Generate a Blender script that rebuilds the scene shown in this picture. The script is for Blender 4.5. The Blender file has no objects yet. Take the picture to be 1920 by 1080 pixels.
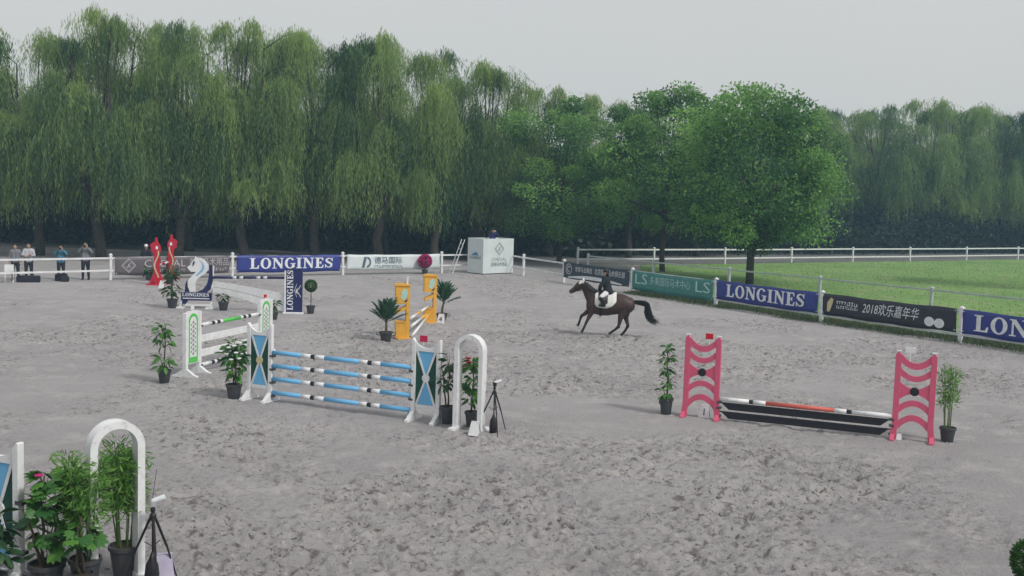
import bpy, bmesh, math, random
import numpy as np
from mathutils import Vector, Matrix, Euler

# ---------------------------------------------------------------- camera, sky, sun, exposure
sc = bpy.context.scene
col = sc.collection
R = math.radians
cam_d = bpy.data.cameras.new('camera'); cam = bpy.data.objects.new('camera', cam_d); col.objects.link(cam)
cam_d.sensor_width = 36.0; cam_d.lens = 37.5; cam_d.clip_start = 0.1; cam_d.clip_end = 3000
cam.matrix_world = Matrix.Translation((0, 0, 4.6)) @ Matrix.Rotation(R(90-4.89), 4, 'X') @ Matrix.Rotation(R(1.72), 4, 'Z')
sc.camera = cam
SUN_EL, SUN_AZ = R(46), R(128)      # azimuth clockwise from +Y: behind the camera, to the right
w = bpy.data.worlds.new('World'); sc.world = w; w.use_nodes = True
nt = w.node_tree; nt.nodes.clear()
sky = nt.nodes.new('ShaderNodeTexSky'); sky.sky_type = 'NISHITA'; sky.sun_disc = False
sky.sun_elevation = SUN_EL; sky.sun_rotation = SUN_AZ; sky.dust_density = 6; sky.air_density = 1.2
mx = nt.nodes.new('ShaderNodeMix'); mx.data_type = 'RGBA'; mx.inputs[0].default_value = 0.86
cn = nt.nodes.new('ShaderNodeTexNoise'); cn.inputs['Scale'].default_value = 2.2; cn.inputs['Detail'].default_value = 5      # closed thin cloud layer
cm = nt.nodes.new('ShaderNodeMix'); cm.data_type = 'RGBA'; cm.inputs['A'].default_value = (6.1, 6.3, 6.4, 1); cm.inputs['B'].default_value = (7.0, 6.8, 6.45, 1)
tcw = nt.nodes.new('ShaderNodeTexCoord'); nt.links.new(tcw.outputs['Generated'], cn.inputs['Vector']); nt.links.new(cn.outputs['Fac'], cm.inputs['Factor']); nt.links.new(cm.outputs['Result'], mx.inputs['B'])
bgn = nt.nodes.new('ShaderNodeBackground'); bgn.inputs[1].default_value = 0.10
wo = nt.nodes.new('ShaderNodeOutputWorld')
nt.links.new(sky.outputs[0], mx.inputs['A']); nt.links.new(mx.outputs['Result'], bgn.inputs[0]); nt.links.new(bgn.outputs[0], wo.inputs[0])
sd = bpy.data.lights.new('sun', 'SUN'); sd.energy = 2.0; sd.angle = R(10); sd.color = (1, .96, .9)
so = bpy.data.objects.new('sun', sd); col.objects.link(so)
_d = Vector((math.sin(SUN_AZ)*math.cos(SUN_EL), math.cos(SUN_AZ)*math.cos(SUN_EL), math.sin(SUN_EL)))
so.rotation_euler = _d.to_track_quat('Z', 'Y').to_euler(); so.location = (10, -10, 30)
sc.view_settings.view_transform = 'Standard'; sc.view_settings.look = 'None'
sc.view_settings.exposure = 0.12; sc.view_settings.gamma = 1.0; sc.view_settings.use_curve_mapping = False
sc.render.engine = 'CYCLES'
rnd = random.Random(7)

# ---------------------------------------------------------------- materials
def nd(t, k, **kw):
    n = t.nodes.new(k)
    for a, b in kw.items(): setattr(n, a, b)
    return n
def mat(name, rgb, rough=.6, var=.18, scale=6, bump=0, bscale=60, metal=0, dirt=None, spec=.35, scuff=0):
    m = bpy.data.materials.new(name); m.use_nodes = True; t = m.node_tree
    b = t.nodes['Principled BSDF']; b.inputs['Roughness'].default_value = rough; b.inputs['Metallic'].default_value = metal
    b.inputs['Specular IOR Level'].default_value = spec
    tc = nd(t, 'ShaderNodeTexCoord'); n = nd(t, 'ShaderNodeTexNoise'); n.inputs['Scale'].default_value = scale; n.inputs['Detail'].default_value = 6
    t.links.new(tc.outputs['Object'], n.inputs['Vector'])
    mr = nd(t, 'ShaderNodeMapRange'); mr.inputs['From Min'].default_value = .3; mr.inputs['From Max'].default_value = .7
    t.links.new(n.outputs['Fac'], mr.inputs['Value'])
    mi = nd(t, 'ShaderNodeMix', data_type='RGBA')
    d = dirt or tuple(c*(1-var) for c in rgb)
    mi.inputs['A'].default_value = (*d, 1); mi.inputs['B'].default_value = (*rgb, 1)
    t.links.new(mr.outputs[0], mi.inputs['Factor']); res = mi.outputs['Result']
    if scuff:
        ns = nd(t, 'ShaderNodeTexNoise'); ns.inputs['Scale'].default_value = 9; ns.inputs['Detail'].default_value = 9; ns.inputs['Roughness'].default_value = .75; t.links.new(tc.outputs['Object'], ns.inputs['Vector'])
        m2 = nd(t, 'ShaderNodeMapRange'); m2.inputs['From Min'].default_value = .53; m2.inputs['From Max'].default_value = .68; m2.inputs['To Max'].default_value = scuff; t.links.new(ns.outputs['Fac'], m2.inputs['Value'])
        x2 = nd(t, 'ShaderNodeMix', data_type='RGBA'); x2.inputs['B'].default_value = (.27, .25, .235, 1); t.links.new(res, x2.inputs['A']); t.links.new(m2.outputs[0], x2.inputs['Factor']); res = x2.outputs['Result']
    t.links.new(res, b.inputs['Base Color'])
    if bump:
        n2 = nd(t, 'ShaderNodeTexNoise'); n2.inputs['Scale'].default_value = bscale; n2.inputs['Detail'].default_value = 4
        t.links.new(tc.outputs['Object'], n2.inputs['Vector'])
        bp = nd(t, 'ShaderNodeBump'); bp.inputs['Strength'].default_value = bump; bp.inputs['Distance'].default_value = .01
        t.links.new(n2.outputs['Fac'], bp.inputs['Height']); t.links.new(bp.outputs[0], b.inputs['Normal'])
    return m
def leafmat(name, dark, light, trans=.3, rough=.55, use_obj=False):
    m = bpy.data.materials.new(name); m.use_nodes = True; t = m.node_tree
    b = t.nodes['Principled BSDF']; b.inputs['Roughness'].default_value = rough; b.inputs['Specular IOR Level'].default_value = .25
    mi = nd(t, 'ShaderNodeMix', data_type='RGBA'); mi.inputs['A'].default_value = (*dark, 1); mi.inputs['B'].default_value = (*light, 1)
    if use_obj:
        oi = nd(t, 'ShaderNodeObjectInfo'); t.links.new(oi.outputs['Random'], mi.inputs['Factor'])
    else:
        at = nd(t, 'ShaderNodeAttribute'); at.attribute_name = 'tone'; t.links.new(at.outputs['Fac'], mi.inputs['Factor'])
    tr = nd(t, 'ShaderNodeBsdfTranslucent'); ms = nd(t, 'ShaderNodeMixShader'); ms.inputs[0].default_value = trans
    t.links.new(mi.outputs['Result'], b.inputs['Base Color']); t.links.new(mi.outputs['Result'], tr.inputs['Color'])
    t.links.new(b.outputs[0], ms.inputs[1]); t.links.new(tr.outputs[0], ms.inputs[2])
    t.links.new(ms.outputs[0], t.nodes['Material Output'].inputs[0])
    return m
M = {}
WD = (.56, .56, .57)
M['white'] = mat('white_paint', (.78, .8, .82), .5, dirt=(.68, .69, .71), scale=3, bump=.1, scuff=.45)
M['fence_white'] = mat('fence_white_paint', (.76, .78, .8), .5, dirt=(.6, .62, .64), scale=2.5, scuff=.4)
M['rail_grey'] = mat('galvanised_rail', (.5, .54, .56), .45, dirt=(.36, .4, .42), scale=3, metal=.2)
M['black'] = mat('black_paint', (.018, .018, .026), .45)
M['blackplastic'] = mat('black_plastic', (.02, .02, .024), .4)
M['pot'] = mat('pot_plastic', (.035, .04, .05), .5, dirt=(.06, .062, .066), scale=4)
M['soil'] = mat('pot_soil', (.05, .04, .03), .95, bump=.6)
M['skyblue'] = mat('sky_blue_paint', (.14, .45, .76), .4, dirt=(.16, .43, .7), scuff=.35)
M['dgreen'] = mat('dark_green_paint', (.012, .075, .055), .45)
M['lgreen'] = mat('light_green_paint', (.10, .56, .10), .45)
M['pink'] = mat('pink_paint', (.66, .105, .205), .45, dirt=(.58, .1, .18), scuff=.35)
M['orange'] = mat('orange_paint', (.78, .42, .055), .45, dirt=(.68, .36, .055), scuff=.3)
M['navy'] = mat('navy_paint', (.022, .026, .11), .4)
M['navyad'] = mat('navy_banner_vinyl', (.035, .048, .26), .45, dirt=(.03, .042, .22), scale=1.5)
M['brownad'] = mat('taupe_banner_vinyl', (.13, .115, .13), .5, dirt=(.11, .1, .115))
M['whitead'] = mat('white_banner_vinyl', (.66, .72, .73), .45, dirt=(.58, .64, .66), scale=1.2)
M['blackad'] = mat('black_banner_vinyl', (.028, .028, .045), .4)
M['slatead'] = mat('slate_banner_vinyl', (.035, .05, .075), .45)
M['tealad'] = mat('teal_banner_vinyl', (.06, .23, .21), .5, dirt=(.05, .19, .18), scale=1.5)
M['print_white'] = mat('white_print', (.76, .8, .84), .5)
M['print_mint'] = mat('mint_print', (.42, .66, .62), .5)
M['print_slate'] = mat('slate_print', (.10, .15, .2), .5)
M['print_taupe'] = mat('pale_grey_print', (.48, .47, .5), .5)
M['print_blue'] = mat('blue_print', (.07, .28, .5), .5)
M['print_grey'] = mat('soft_grey_print', (.3, .33, .34), .5)
M['print_tan'] = mat('tan_print', (.5, .33, .2), .5)
M['print_gold'] = mat('cream_print', (.62, .55, .33), .5)
M['red'] = mat('red_paint', (.5, .012, .04), .45, dirt=(.42, .012, .035))
M['redflag'] = mat('red_flag_plastic', (.6, .012, .025), .4)
M['pinkflag'] = mat('crimson_flag_plastic', (.6, .02, .1), .4)
M['poleRed'] = mat('red_pole_paint', (.62, .13, .1), .45)
M['trunk'] = mat('bark', (.075, .062, .055), .9, dirt=(.04, .034, .03), scale=5, bump=.8, bscale=18)
M['stem'] = mat('green_stem', (.09, .14, .05), .7)
M['wood_stem'] = mat('woody_stem', (.1, .075, .055), .8, bump=.3)
M['horse'] = mat('dark_bay_coat', (.068, .036, .032), .5, dirt=(.042, .024, .023), scale=3, spec=.3)
M['horseblack'] = mat('black_points_hair', (.013, .011, .014), .5)
M['hoof'] = mat('hoof_horn', (.04, .035, .032), .5)
M['leather'] = mat('black_leather', (.016, .014, .015), .4)
M['padwhite'] = mat('white_pad_cloth', (.74, .75, .72), .8, dirt=(.62, .63, .6), bump=.2)
M['jacket'] = mat('black_green_jacket_cloth', (.016, .024, .03), .8)
M['breeches'] = mat('white_breeches_cloth', (.72, .72, .76), .8, dirt=(.62, .62, .66))
M['skin'] = mat('skin', (.48, .3, .22), .5)
M['hair'] = mat('black_hair', (.014, .012, .012), .5)
M['cloth_white'] = mat('white_shirt_cloth_in_shade', (.46, .47, .52), .85)  # spectators stand under trees: the shade is put into the shirt colour
M['cloth_grey'] = mat('grey_shirt_cloth_in_shade', (.2, .21, .24), .85)  # darkened likewise, tree shade included in the cloth colour
M['cloth_blue'] = mat('light_blue_shirt_cloth', (.07, .2, .3), .85)
M['cloth_dark'] = mat('dark_trouser_cloth', (.022, .024, .035), .85)
M['cloth_navy'] = mat('indigo_shirt_cloth', (.05, .05, .2), .85)
M['blossom'] = mat('magenta_blossom', (.5, .03, .2), .6)
M['palepurple'] = mat('pale_lilac_panel', (.5, .47, .62), .5)
M['mast'] = mat('metal_dark', (.12, .12, .13), .4, metal=.6)
M['alu'] = mat('aluminium', (.55, .57, .6), .4, metal=.5)
M['willow'] = leafmat('willow_leaf', (.055, .125, .06), (.32, .45, .14), .45)
M['willow_far'] = leafmat('willow_leaf_far', (.06, .14, .08), (.23, .39, .16), .42)
M['plane'] = leafmat('broad_leaf', (.03, .105, .045), (.25, .47, .11), .42)
M['wood'] = leafmat('woodland_leaf_in_shade', (.01, .026, .02), (.02, .042, .026), .15)  # leaf colour kept near black to carry the shade under the canopy
M['leaf'] = leafmat('houseplant_leaf', (.03, .11, .035), (.12, .3, .06), .28, .4, True)
M['leafd'] = leafmat('dark_houseplant_leaf', (.02, .055, .028), (.05, .12, .045), .2, .35, True)
M['palm'] = leafmat('palm_leaf', (.03, .085, .05), (.055, .135, .075), .2, .45, True)
M['bamboo'] = leafmat('bamboo_leaf', (.07, .2, .045), (.22, .42, .09), .4)
M['topi'] = leafmat('boxwood_leaf', (.025, .085, .022), (.09, .2, .045), .25)
M['weed'] = leafmat('verge_weed', (.05, .085, .04), (.14, .18, .085), .25)
M['grassblade'] = leafmat('grass_blade', (.07, .13, .04), (.2, .29, .08), .3)

# ---------------------------------------------------------------- mesh helpers
class MB:
    def __init__(s): s.v = []; s.f = []; s.m = []; s.mi = 0
    def add(s, vs, fs):
        o = len(s.v); s.v += [tuple(p) for p in vs]
        for f in fs: s.f.append(tuple(i+o for i in f)); s.m.append(s.mi)
        return s
    def box(s, x0, x1, y0, y1, z0, z1):
        return s.add([(x0,y0,z0),(x1,y0,z0),(x1,y1,z0),(x0,y1,z0),(x0,y0,z1),(x1,y0,z1),(x1,y1,z1),(x0,y1,z1)],
                     [(0,3,2,1),(4,5,6,7),(0,1,5,4),(1,2,6,5),(2,3,7,6),(3,0,4,7)])
    def prism(s, pts, y0, y1):            # outline in x,z (counter-clockwise seen from -y), extruded in y
        n = len(pts)
        a = sum(pts[i][0]*pts[(i+1) % n][1]-pts[(i+1) % n][0]*pts[i][1] for i in range(n))
        if a < 0: pts = pts[::-1]
        vs = [(p[0], y0, p[1]) for p in pts]+[(p[0], y1, p[1]) for p in pts]
        fs = [tuple(range(n)), tuple(range(2*n-1, n-1, -1))]+[(i+n, (i+1) % n+n, (i+1) % n, i) for i in range(n)]
        return s.add(vs, fs)
    def strip(s, top, bot, y0, y1):       # band between two polylines in x,z of equal length
        n = len(top); vs = []
        for y in (y0, y1): vs += [(p[0], y, p[1]) for p in bot]+[(p[0], y, p[1]) for p in top]
        fs = []
        for i in range(n-1):
            fs.append((i, i+1, n+i+1, n+i)); fs.append((2*n+i, 3*n+i, 3*n+i+1, 2*n+i+1))
            fs.append((n+i, n+i+1, 3*n+i+1, 3*n+i)); fs.append((i, 2*n+i, 2*n+i+1, i+1))
        fs += [(0, n, 3*n, 2*n), (n-1, 3*n-1, 4*n-1, 2*n-1)]
        return s.add(vs, fs)
    def tube(s, path, rad, n=10, cap=True, sx=None):
        P = [Vector(p) for p in path]; m = len(P)
        if not hasattr(rad, '__len__'): rad = [rad]*m
        vs = []; ref = None
        for i in range(m):
            t = (P[min(i+1, m-1)]-P[max(i-1, 0)])
            if t.length < 1e-9: t = Vector((0, 0, 1))
            t.normalize()
            if ref is None:
                ref = t.orthogonal().normalized()
            ref = (ref-t*ref.dot(t)); ref = ref.normalized() if ref.length > 1e-6 else t.orthogonal().normalized()
            b = t.cross(ref)
            for k in range(n):
                a = 2*math.pi*k/n
                vs.append(P[i]+(ref*math.cos(a)+b*math.sin(a))*rad[i])
        fs = [(i*n+k, i*n+(k+1) % n, (i+1)*n+(k+1) % n, (i+1)*n+k) for i in range(m-1) for k in range(n)]
        if cap: fs += [tuple(range(n-1, -1, -1)), tuple(range((m-1)*n, m*n))]
        return s.add(vs, fs)
    def cyl(s, a, b, r0, r1=None, n=12): return s.tube([a, b], [r0, r0 if r1 is None else r1], n)
    def caps(s, path, rad, n=12):         # tube with rounded ends
        P = [Vector(p) for p in path]; rad = list(rad) if hasattr(rad, '__len__') else [rad]*len(P)
        d0 = (P[0]-P[1]).normalized(); d1 = (P[-1]-P[-2]).normalized()
        pre = [(P[0]+d0*rad[0]*math.sin(a), rad[0]*math.cos(a)) for a in (1.5, 1.1, .6)]
        post = [(P[-1]+d1*rad[-1]*math.sin(a), rad[-1]*math.cos(a)) for a in (.6, 1.1, 1.5)]
        return s.tube([p for p, _ in pre]+P+[p for p, _ in post], [r for _, r in pre]+rad+[r for _, r in post], n)
    def ball(s, c, r, nu=14, nv=9):
        rx, ry, rz = r if hasattr(r, '__len__') else (r, r, r); vs = [(c[0], c[1], c[2]+rz)]
        for j in range(1, nv):
            t = math.pi*j/nv
            for i in range(nu):
                a = 2*math.pi*i/nu; vs.append((c[0]+rx*math.sin(t)*math.cos(a), c[1]+ry*math.sin(t)*math.sin(a), c[2]+rz*math.cos(t)))
        vs.append((c[0], c[1], c[2]-rz)); fs = [(0, 1+i, 1+(i+1) % nu) for i in range(nu)]
        for j in range(nv-2):
            for i in range(nu):
                a = 1+j*nu+i; b = 1+j*nu+(i+1) % nu; fs.append((a, a+nu, b+nu, b))
        L = len(vs)-1; o = 1+(nv-2)*nu; fs += [(L, o+(i+1) % nu, o+i) for i in range(nu)]
        return s.add(vs, fs)
    def lathe(s, prof, n=16, c=(0, 0)):   # (r,z) profile, open ends capped when r>0
        vs = [(c[0]+r*math.cos(2*math.pi*k/n), c[1]+r*math.sin(2*math.pi*k/n), z) for r, z in prof for k in range(n)]
        fs = [(i*n+k, i*n+(k+1) % n, (i+1)*n+(k+1) % n, (i+1)*n+k) for i in range(len(prof)-1) for k in range(n)]
        fs += [tuple(range(n-1, -1, -1)), tuple(range((len(prof)-1)*n, len(prof)*n))]
        return s.add(vs, fs)
    def mesh(s, name, smooth=False):
        me = bpy.data.meshes.new(name); me.from_pydata(s.v, [], s.f); me.validate(); me.update()
        if smooth:
            for p in me.polygons: p.use_smooth = True
        return me
    def build(s, name, m, parent=None, loc=None, rot=None, smooth=False, bevel=0):
        me = s.mesh(name, smooth); o = bpy.data.objects.new(name, me); col.objects.link(o)
        for x in (m if isinstance(m, (list, tuple)) else [m]): me.materials.append(x)
        if isinstance(m, (list, tuple)) and len(me.polygons) == len(s.m):
            for p, k in zip(me.polygons, s.m): p.material_index = k
        if parent: o.parent = parent
        if loc is not None: o.location = loc
        if rot is not None: o.rotation_euler = rot
        if bevel:
            b = o.modifiers.new('bevel', 'BEVEL'); b.width = bevel; b.segments = 2; b.limit_method = 'ANGLE'
        return o
def link_mesh(name, me, m, parent=None, loc=None, rot=None, scale=None):
    o = bpy.data.objects.new(name, me); col.objects.link(o)
    if m and not me.materials: me.materials.append(m)
    if parent: o.parent = parent
    if loc is not None: o.location = loc
    if rot is not None: o.rotation_euler = rot
    if scale is not None: o.scale = scale if hasattr(scale, '__len__') else (scale,)*3
    return o
def thing(name, label, cat, loc=(0, 0, 0), rz=0, group=None):
    o = bpy.data.objects.new(name, None); col.objects.link(o); o.empty_display_size = .2
    o.location = loc; o.rotation_euler = (0, 0, rz); o['label'] = label; o['category'] = cat
    if group: o['group'] = group
    return o
def tag(o, label, cat, group=None):
    o['label'] = label; o['category'] = cat
    if group: o['group'] = group
    return o
def struct(o, kind='structure'): o['kind'] = kind; return o
def remesh(mb, voxel, smooth=4, fac=.5):
    me = mb.mesh('tmp'); o = bpy.data.objects.new('tmp', me); col.objects.link(o)
    r = o.modifiers.new('r', 'REMESH'); r.mode = 'VOXEL'; r.voxel_size = voxel; r.use_smooth_shade = True
    if smooth: q = o.modifiers.new('s', 'SMOOTH'); q.iterations = smooth; q.factor = fac
    dg = bpy.context.evaluated_depsgraph_get(); dg.update()
    out = bpy.data.meshes.new_from_object(o.evaluated_get(dg)); bpy.data.objects.remove(o); bpy.data.meshes.remove(me)
    for p in out.polygons: p.use_smooth = True
    return out
def leaves(name, P, D, L, W, tone, rng):
    n = len(P); D = D/np.maximum(np.linalg.norm(D, axis=1, keepdims=True), 1e-9)
    S = np.cross(D, rng.normal(size=(n, 3))); S /= np.maximum(np.linalg.norm(S, axis=1, keepdims=True), 1e-9)
    L = np.broadcast_to(L, (n,))[:, None]; W = np.broadcast_to(W, (n,))[:, None]
    V = np.empty((n, 4, 3)); V[:, 0] = P; V[:, 1] = P+D*L*.45+S*W*.5; V[:, 2] = P+D*L; V[:, 3] = P+D*L*.45-S*W*.5
    me = bpy.data.meshes.new(name); me.vertices.add(4*n); me.vertices.foreach_set('co', V.ravel())
    me.loops.add(4*n); me.loops.foreach_set('vertex_index', np.arange(4*n)); me.polygons.add(n); me.polygons.foreach_set('loop_start', np.arange(n)*4)
    me.update(calc_edges=True)
    a = me.attributes.new('tone', 'FLOAT', 'FACE'); a.data.foreach_set('value', np.clip(np.broadcast_to(tone, (n,)), 0, 1).astype(np.float32))
    return me
_h = np.random.RandomState(5).rand(256, 256)
def vnoise(x, y):
    xi = np.floor(x).astype(int); yi = np.floor(y).astype(int); fx = x-xi; fy = y-yi
    fx = fx*fx*(3-2*fx); fy = fy*fy*(3-2*fy)
    a = _h[xi % 256, yi % 256]; b = _h[(xi+1) % 256, yi % 256]; c = _h[xi % 256, (yi+1) % 256]; d = _h[(xi+1) % 256, (yi+1) % 256]
    return (a*(1-fx)+b*fx)*(1-fy)+(c*(1-fx)+d*fx)*fy
def text_mesh(body, size, width=None, shear=0):
    cu = bpy.data.curves.new('t', 'FONT'); cu.body = body; cu.size = size; cu.align_x = 'CENTER'; cu.align_y = 'CENTER'; cu.resolution_u = 2; cu.shear = shear
    o = bpy.data.objects.new('t', cu); col.objects.link(o); dg = bpy.context.evaluated_depsgraph_get(); dg.update()
    me = bpy.data.meshes.new_from_object(o.evaluated_get(dg)); bpy.data.objects.remove(o)
    xs = [v.co.x for v in me.vertices] or [0]; k = (width/(max(xs)-min(xs))) if width and max(xs) > min(xs) else 1
    for v in me.vertices: v.co = (v.co.x*k, 0, v.co.y)
    me.materials.clear()
    return me
def ring_seg(mb, cx, cz, ro, ri, a0, a1, y0, y1, sx=1, n=20, ri2=None):
    A = [a0+(a1-a0)*i/n for i in range(n+1)]
    mb.strip([(cx+ro*sx*math.cos(a), cz+ro*math.sin(a)) for a in A], [(cx+(ri if ri2 is None else ri2)*sx*math.cos(a), cz+ri*math.sin(a)) for a in A], y0, y1)
# wide slab-serif capitals, unit height, drawn as thin plates
def serif(mb, word, x, z, h, w, y0, y1, gap=.1):
    def X(p, ox): return [(ox+a*w, z+b*h) for a, b in p]
    for ch in word:
        adv = 1.0
        if ch == 'L':
            mb.prism(X([(0,0),(.86,0),(.92,.33),(.82,.33),(.7,.1),(.42,.1),(.42,.93),(.55,.93),(.55,1),(0,1),(0,.93),(.14,.93),(.14,.07),(0,.07)], x), y0, y1); adv = .95
        elif ch == 'I':
            mb.prism(X([(0,0),(.56,0),(.56,.07),(.42,.07),(.42,.93),(.56,.93),(.56,1),(0,1),(0,.93),(.14,.93),(.14,.07),(0,.07)], x), y0, y1); adv = .58
        elif ch == 'N':
            mb.prism(X([(0,0),(.4,0),(.4,.07),(.26,.07),(.26,.74),(.85,0),(1,0),(1,.93),(1.12,.93),(1.12,1),(.74,1),(.74,.93),(.88,.93),(.88,.36),(.38,1),(0,1),(0,.93),(.14,.93),(.14,.07),(0,.07)], x), y0, y1); adv = 1.14
        elif ch == 'E':
            mb.prism(X([(0,0),(.84,0),(.9,.3),(.8,.3),(.7,.09),(.42,.09),(.42,.46),(.54,.46),(.58,.36),(.66,.36),(.66,.66),(.58,.66),(.54,.55),(.42,.55),(.42,.91),(.68,.91),(.78,.72),(.87,.72),(.83,1),(0,1),(0,.93),(.14,.93),(.14,.07),(0,.07)], x), y0, y1); adv = .92
        elif ch in 'OG':
            cx, cz = x+.52*w, z+.5*h; a0, a1 = (0, 2*math.pi) if ch == 'O' else (R(38), R(325))
            A = [a0+(a1-a0)*i/28 for i in range(29)]
            mb.strip([(cx+.52*w*math.cos(a), cz+.52*h*math.sin(a)) for a in A], [(cx+.25*w*math.cos(a), cz+.43*h*math.sin(a)) for a in A], y0, y1)
            if ch == 'G': mb.prism(X([(.72,.03),(.98,.1),(.98,.42),(1.08,.42),(1.08,.49),(.56,.49),(.56,.42),(.72,.42)], x), y0-.002, y1)
            adv = 1.06
        elif ch == 'S':
            pts = [(.74,.78),(.6,.91),(.4,.93),(.2,.84),(.17,.7),(.3,.58),(.52,.48),(.7,.35),(.68,.17),(.5,.07),(.28,.08),(.1,.25)]; th = [.05,.05,.06,.1,.13,.13,.13,.13,.11,.06,.05,.05]
            T = []; B = []
            for i, p in enumerate(pts):
                q0 = pts[max(i-1, 0)]; q1 = pts[min(i+1, len(pts)-1)]; dx, dz = q1[0]-q0[0], q1[1]-q0[1]; l = math.hypot(dx, dz)
                nx, nz = -dz/l*th[i], dx/l*th[i]*.8; T.append((x+(p[0]+nx)*w, z+(p[1]+nz)*h)); B.append((x+(p[0]-nx)*w, z+(p[1]-nz)*h))
            mb.strip(T, B, y0, y1)
            mb.prism(X([(.72,.66),(.82,.66),(.82,1),(.75,1)], x), y0-.002, y1); mb.prism(X([(.02,0),(.09,0),(.12,.36),(.02,.36)], x), y0-.002, y1); adv = .88
        x += (adv+gap)*w
    return x
def serif_len(word, gap=.1): return sum({'L': .95, 'I': .58, 'N': 1.14, 'E': .92, 'O': 1.06, 'G': 1.06, 'S': .88}[c]+gap for c in word)-gap

# ---------------------------------------------------------------- ground, sand, grass
def sheet(name, pts, z, m):
    me = bpy.data.meshes.new(name); me.from_pydata([(x, y, z) for x, y in pts], [], [tuple(range(len(pts)))]); me.update()
    return link_mesh(name, me, m)
def groundmat(name, cols, scales, bump, bdist, patchy=False):
    m = bpy.data.materials.new(name); m.use_nodes = True; t = m.node_tree; b = t.nodes['Principled BSDF']
    b.inputs['Roughness'].default_value = .92; b.inputs['Specular IOR Level'].default_value = .15
    tc = nd(t, 'ShaderNodeTexCoord'); prev = None
    for i, (c, s, lo, hi) in enumerate(zip(cols[1:], scales, [x[3] for x in cols[1:]], [x[4] for x in cols[1:]])):
        n = nd(t, 'ShaderNodeTexNoise'); n.inputs['Scale'].default_value = s; n.inputs['Detail'].default_value = 7; n.inputs['Roughness'].default_value = .62
        t.links.new(tc.outputs['Object'], n.inputs['Vector'])
        mr = nd(t, 'ShaderNodeMapRange'); mr.inputs['From Min'].default_value = lo; mr.inputs['From Max'].default_value = hi; t.links.new(n.outputs['Fac'], mr.inputs['Value'])
        mi = nd(t, 'ShaderNodeMix', data_type='RGBA'); mi.inputs['B'].default_value = (*c[:3], 1)
        if prev: t.links.new(prev, mi.inputs['A'])
        else: mi.inputs['A'].default_value = (*cols[0][:3], 1)
        fo = mr.outputs[0]
        if patchy and i >= 2:
            bn = nd(t, 'ShaderNodeAttribute'); bn.attribute_name = 'churn'
            mm = nd(t, 'ShaderNodeMath', operation='MULTIPLY'); t.links.new(fo, mm.inputs[0]); t.links.new(bn.outputs['Fac'], mm.inputs[1]); fo = mm.outputs[0]
        t.links.new(fo, mi.inputs['Factor']); prev = mi.outputs['Result']
    t.links.new(prev, b.inputs['Base Color'])
    n2 = nd(t, 'ShaderNodeTexNoise'); n2.inputs['Scale'].default_value = 16; n2.inputs['Detail'].default_value = 8; n2.inputs['Roughness'].default_value = .7
    t.links.new(tc.outputs['Object'], n2.inputs['Vector'])
    bp = nd(t, 'ShaderNodeBump'); bp.inputs['Strength'].default_value = bump; bp.inputs['Distance'].default_value = bdist
    t.links.new(n2.outputs['Fac'], bp.inputs['Height']); t.links.new(bp.outputs[0], b.inputs['Normal'])
    return m
M['ground'] = groundmat('bare_earth', [(.16, .158, .16), (.11, .108, .105, .4, .65), (.09, .11, .065, .55, .7)], (.15, 1.2), .5, .05)
M['sand'] = groundmat('arena_sand', [(.425, .41, .422), (.368, .352, .366, .4, .62), (.475, .46, .458, .5, .66), (.2, .182, .178, .54, .65), (.52, .5, .49, .58, .68), (.145, .128, .122, .57, .655)], (.22, 1.1, 4.3, 7, 11), 1.0, .085, True)
M['grass'] = groundmat('mown_grass', [(.15, .27, .085), (.2, .33, .11, .42, .62), (.27, .31, .16, .52, .68), (.09, .17, .055, .55, .8)], (.12, .5, 9), .8, .05)
struct(sheet('ground', [(-190, -190), (190, -190), (190, 190), (-190, 190)], -.11, M['ground']))
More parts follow.
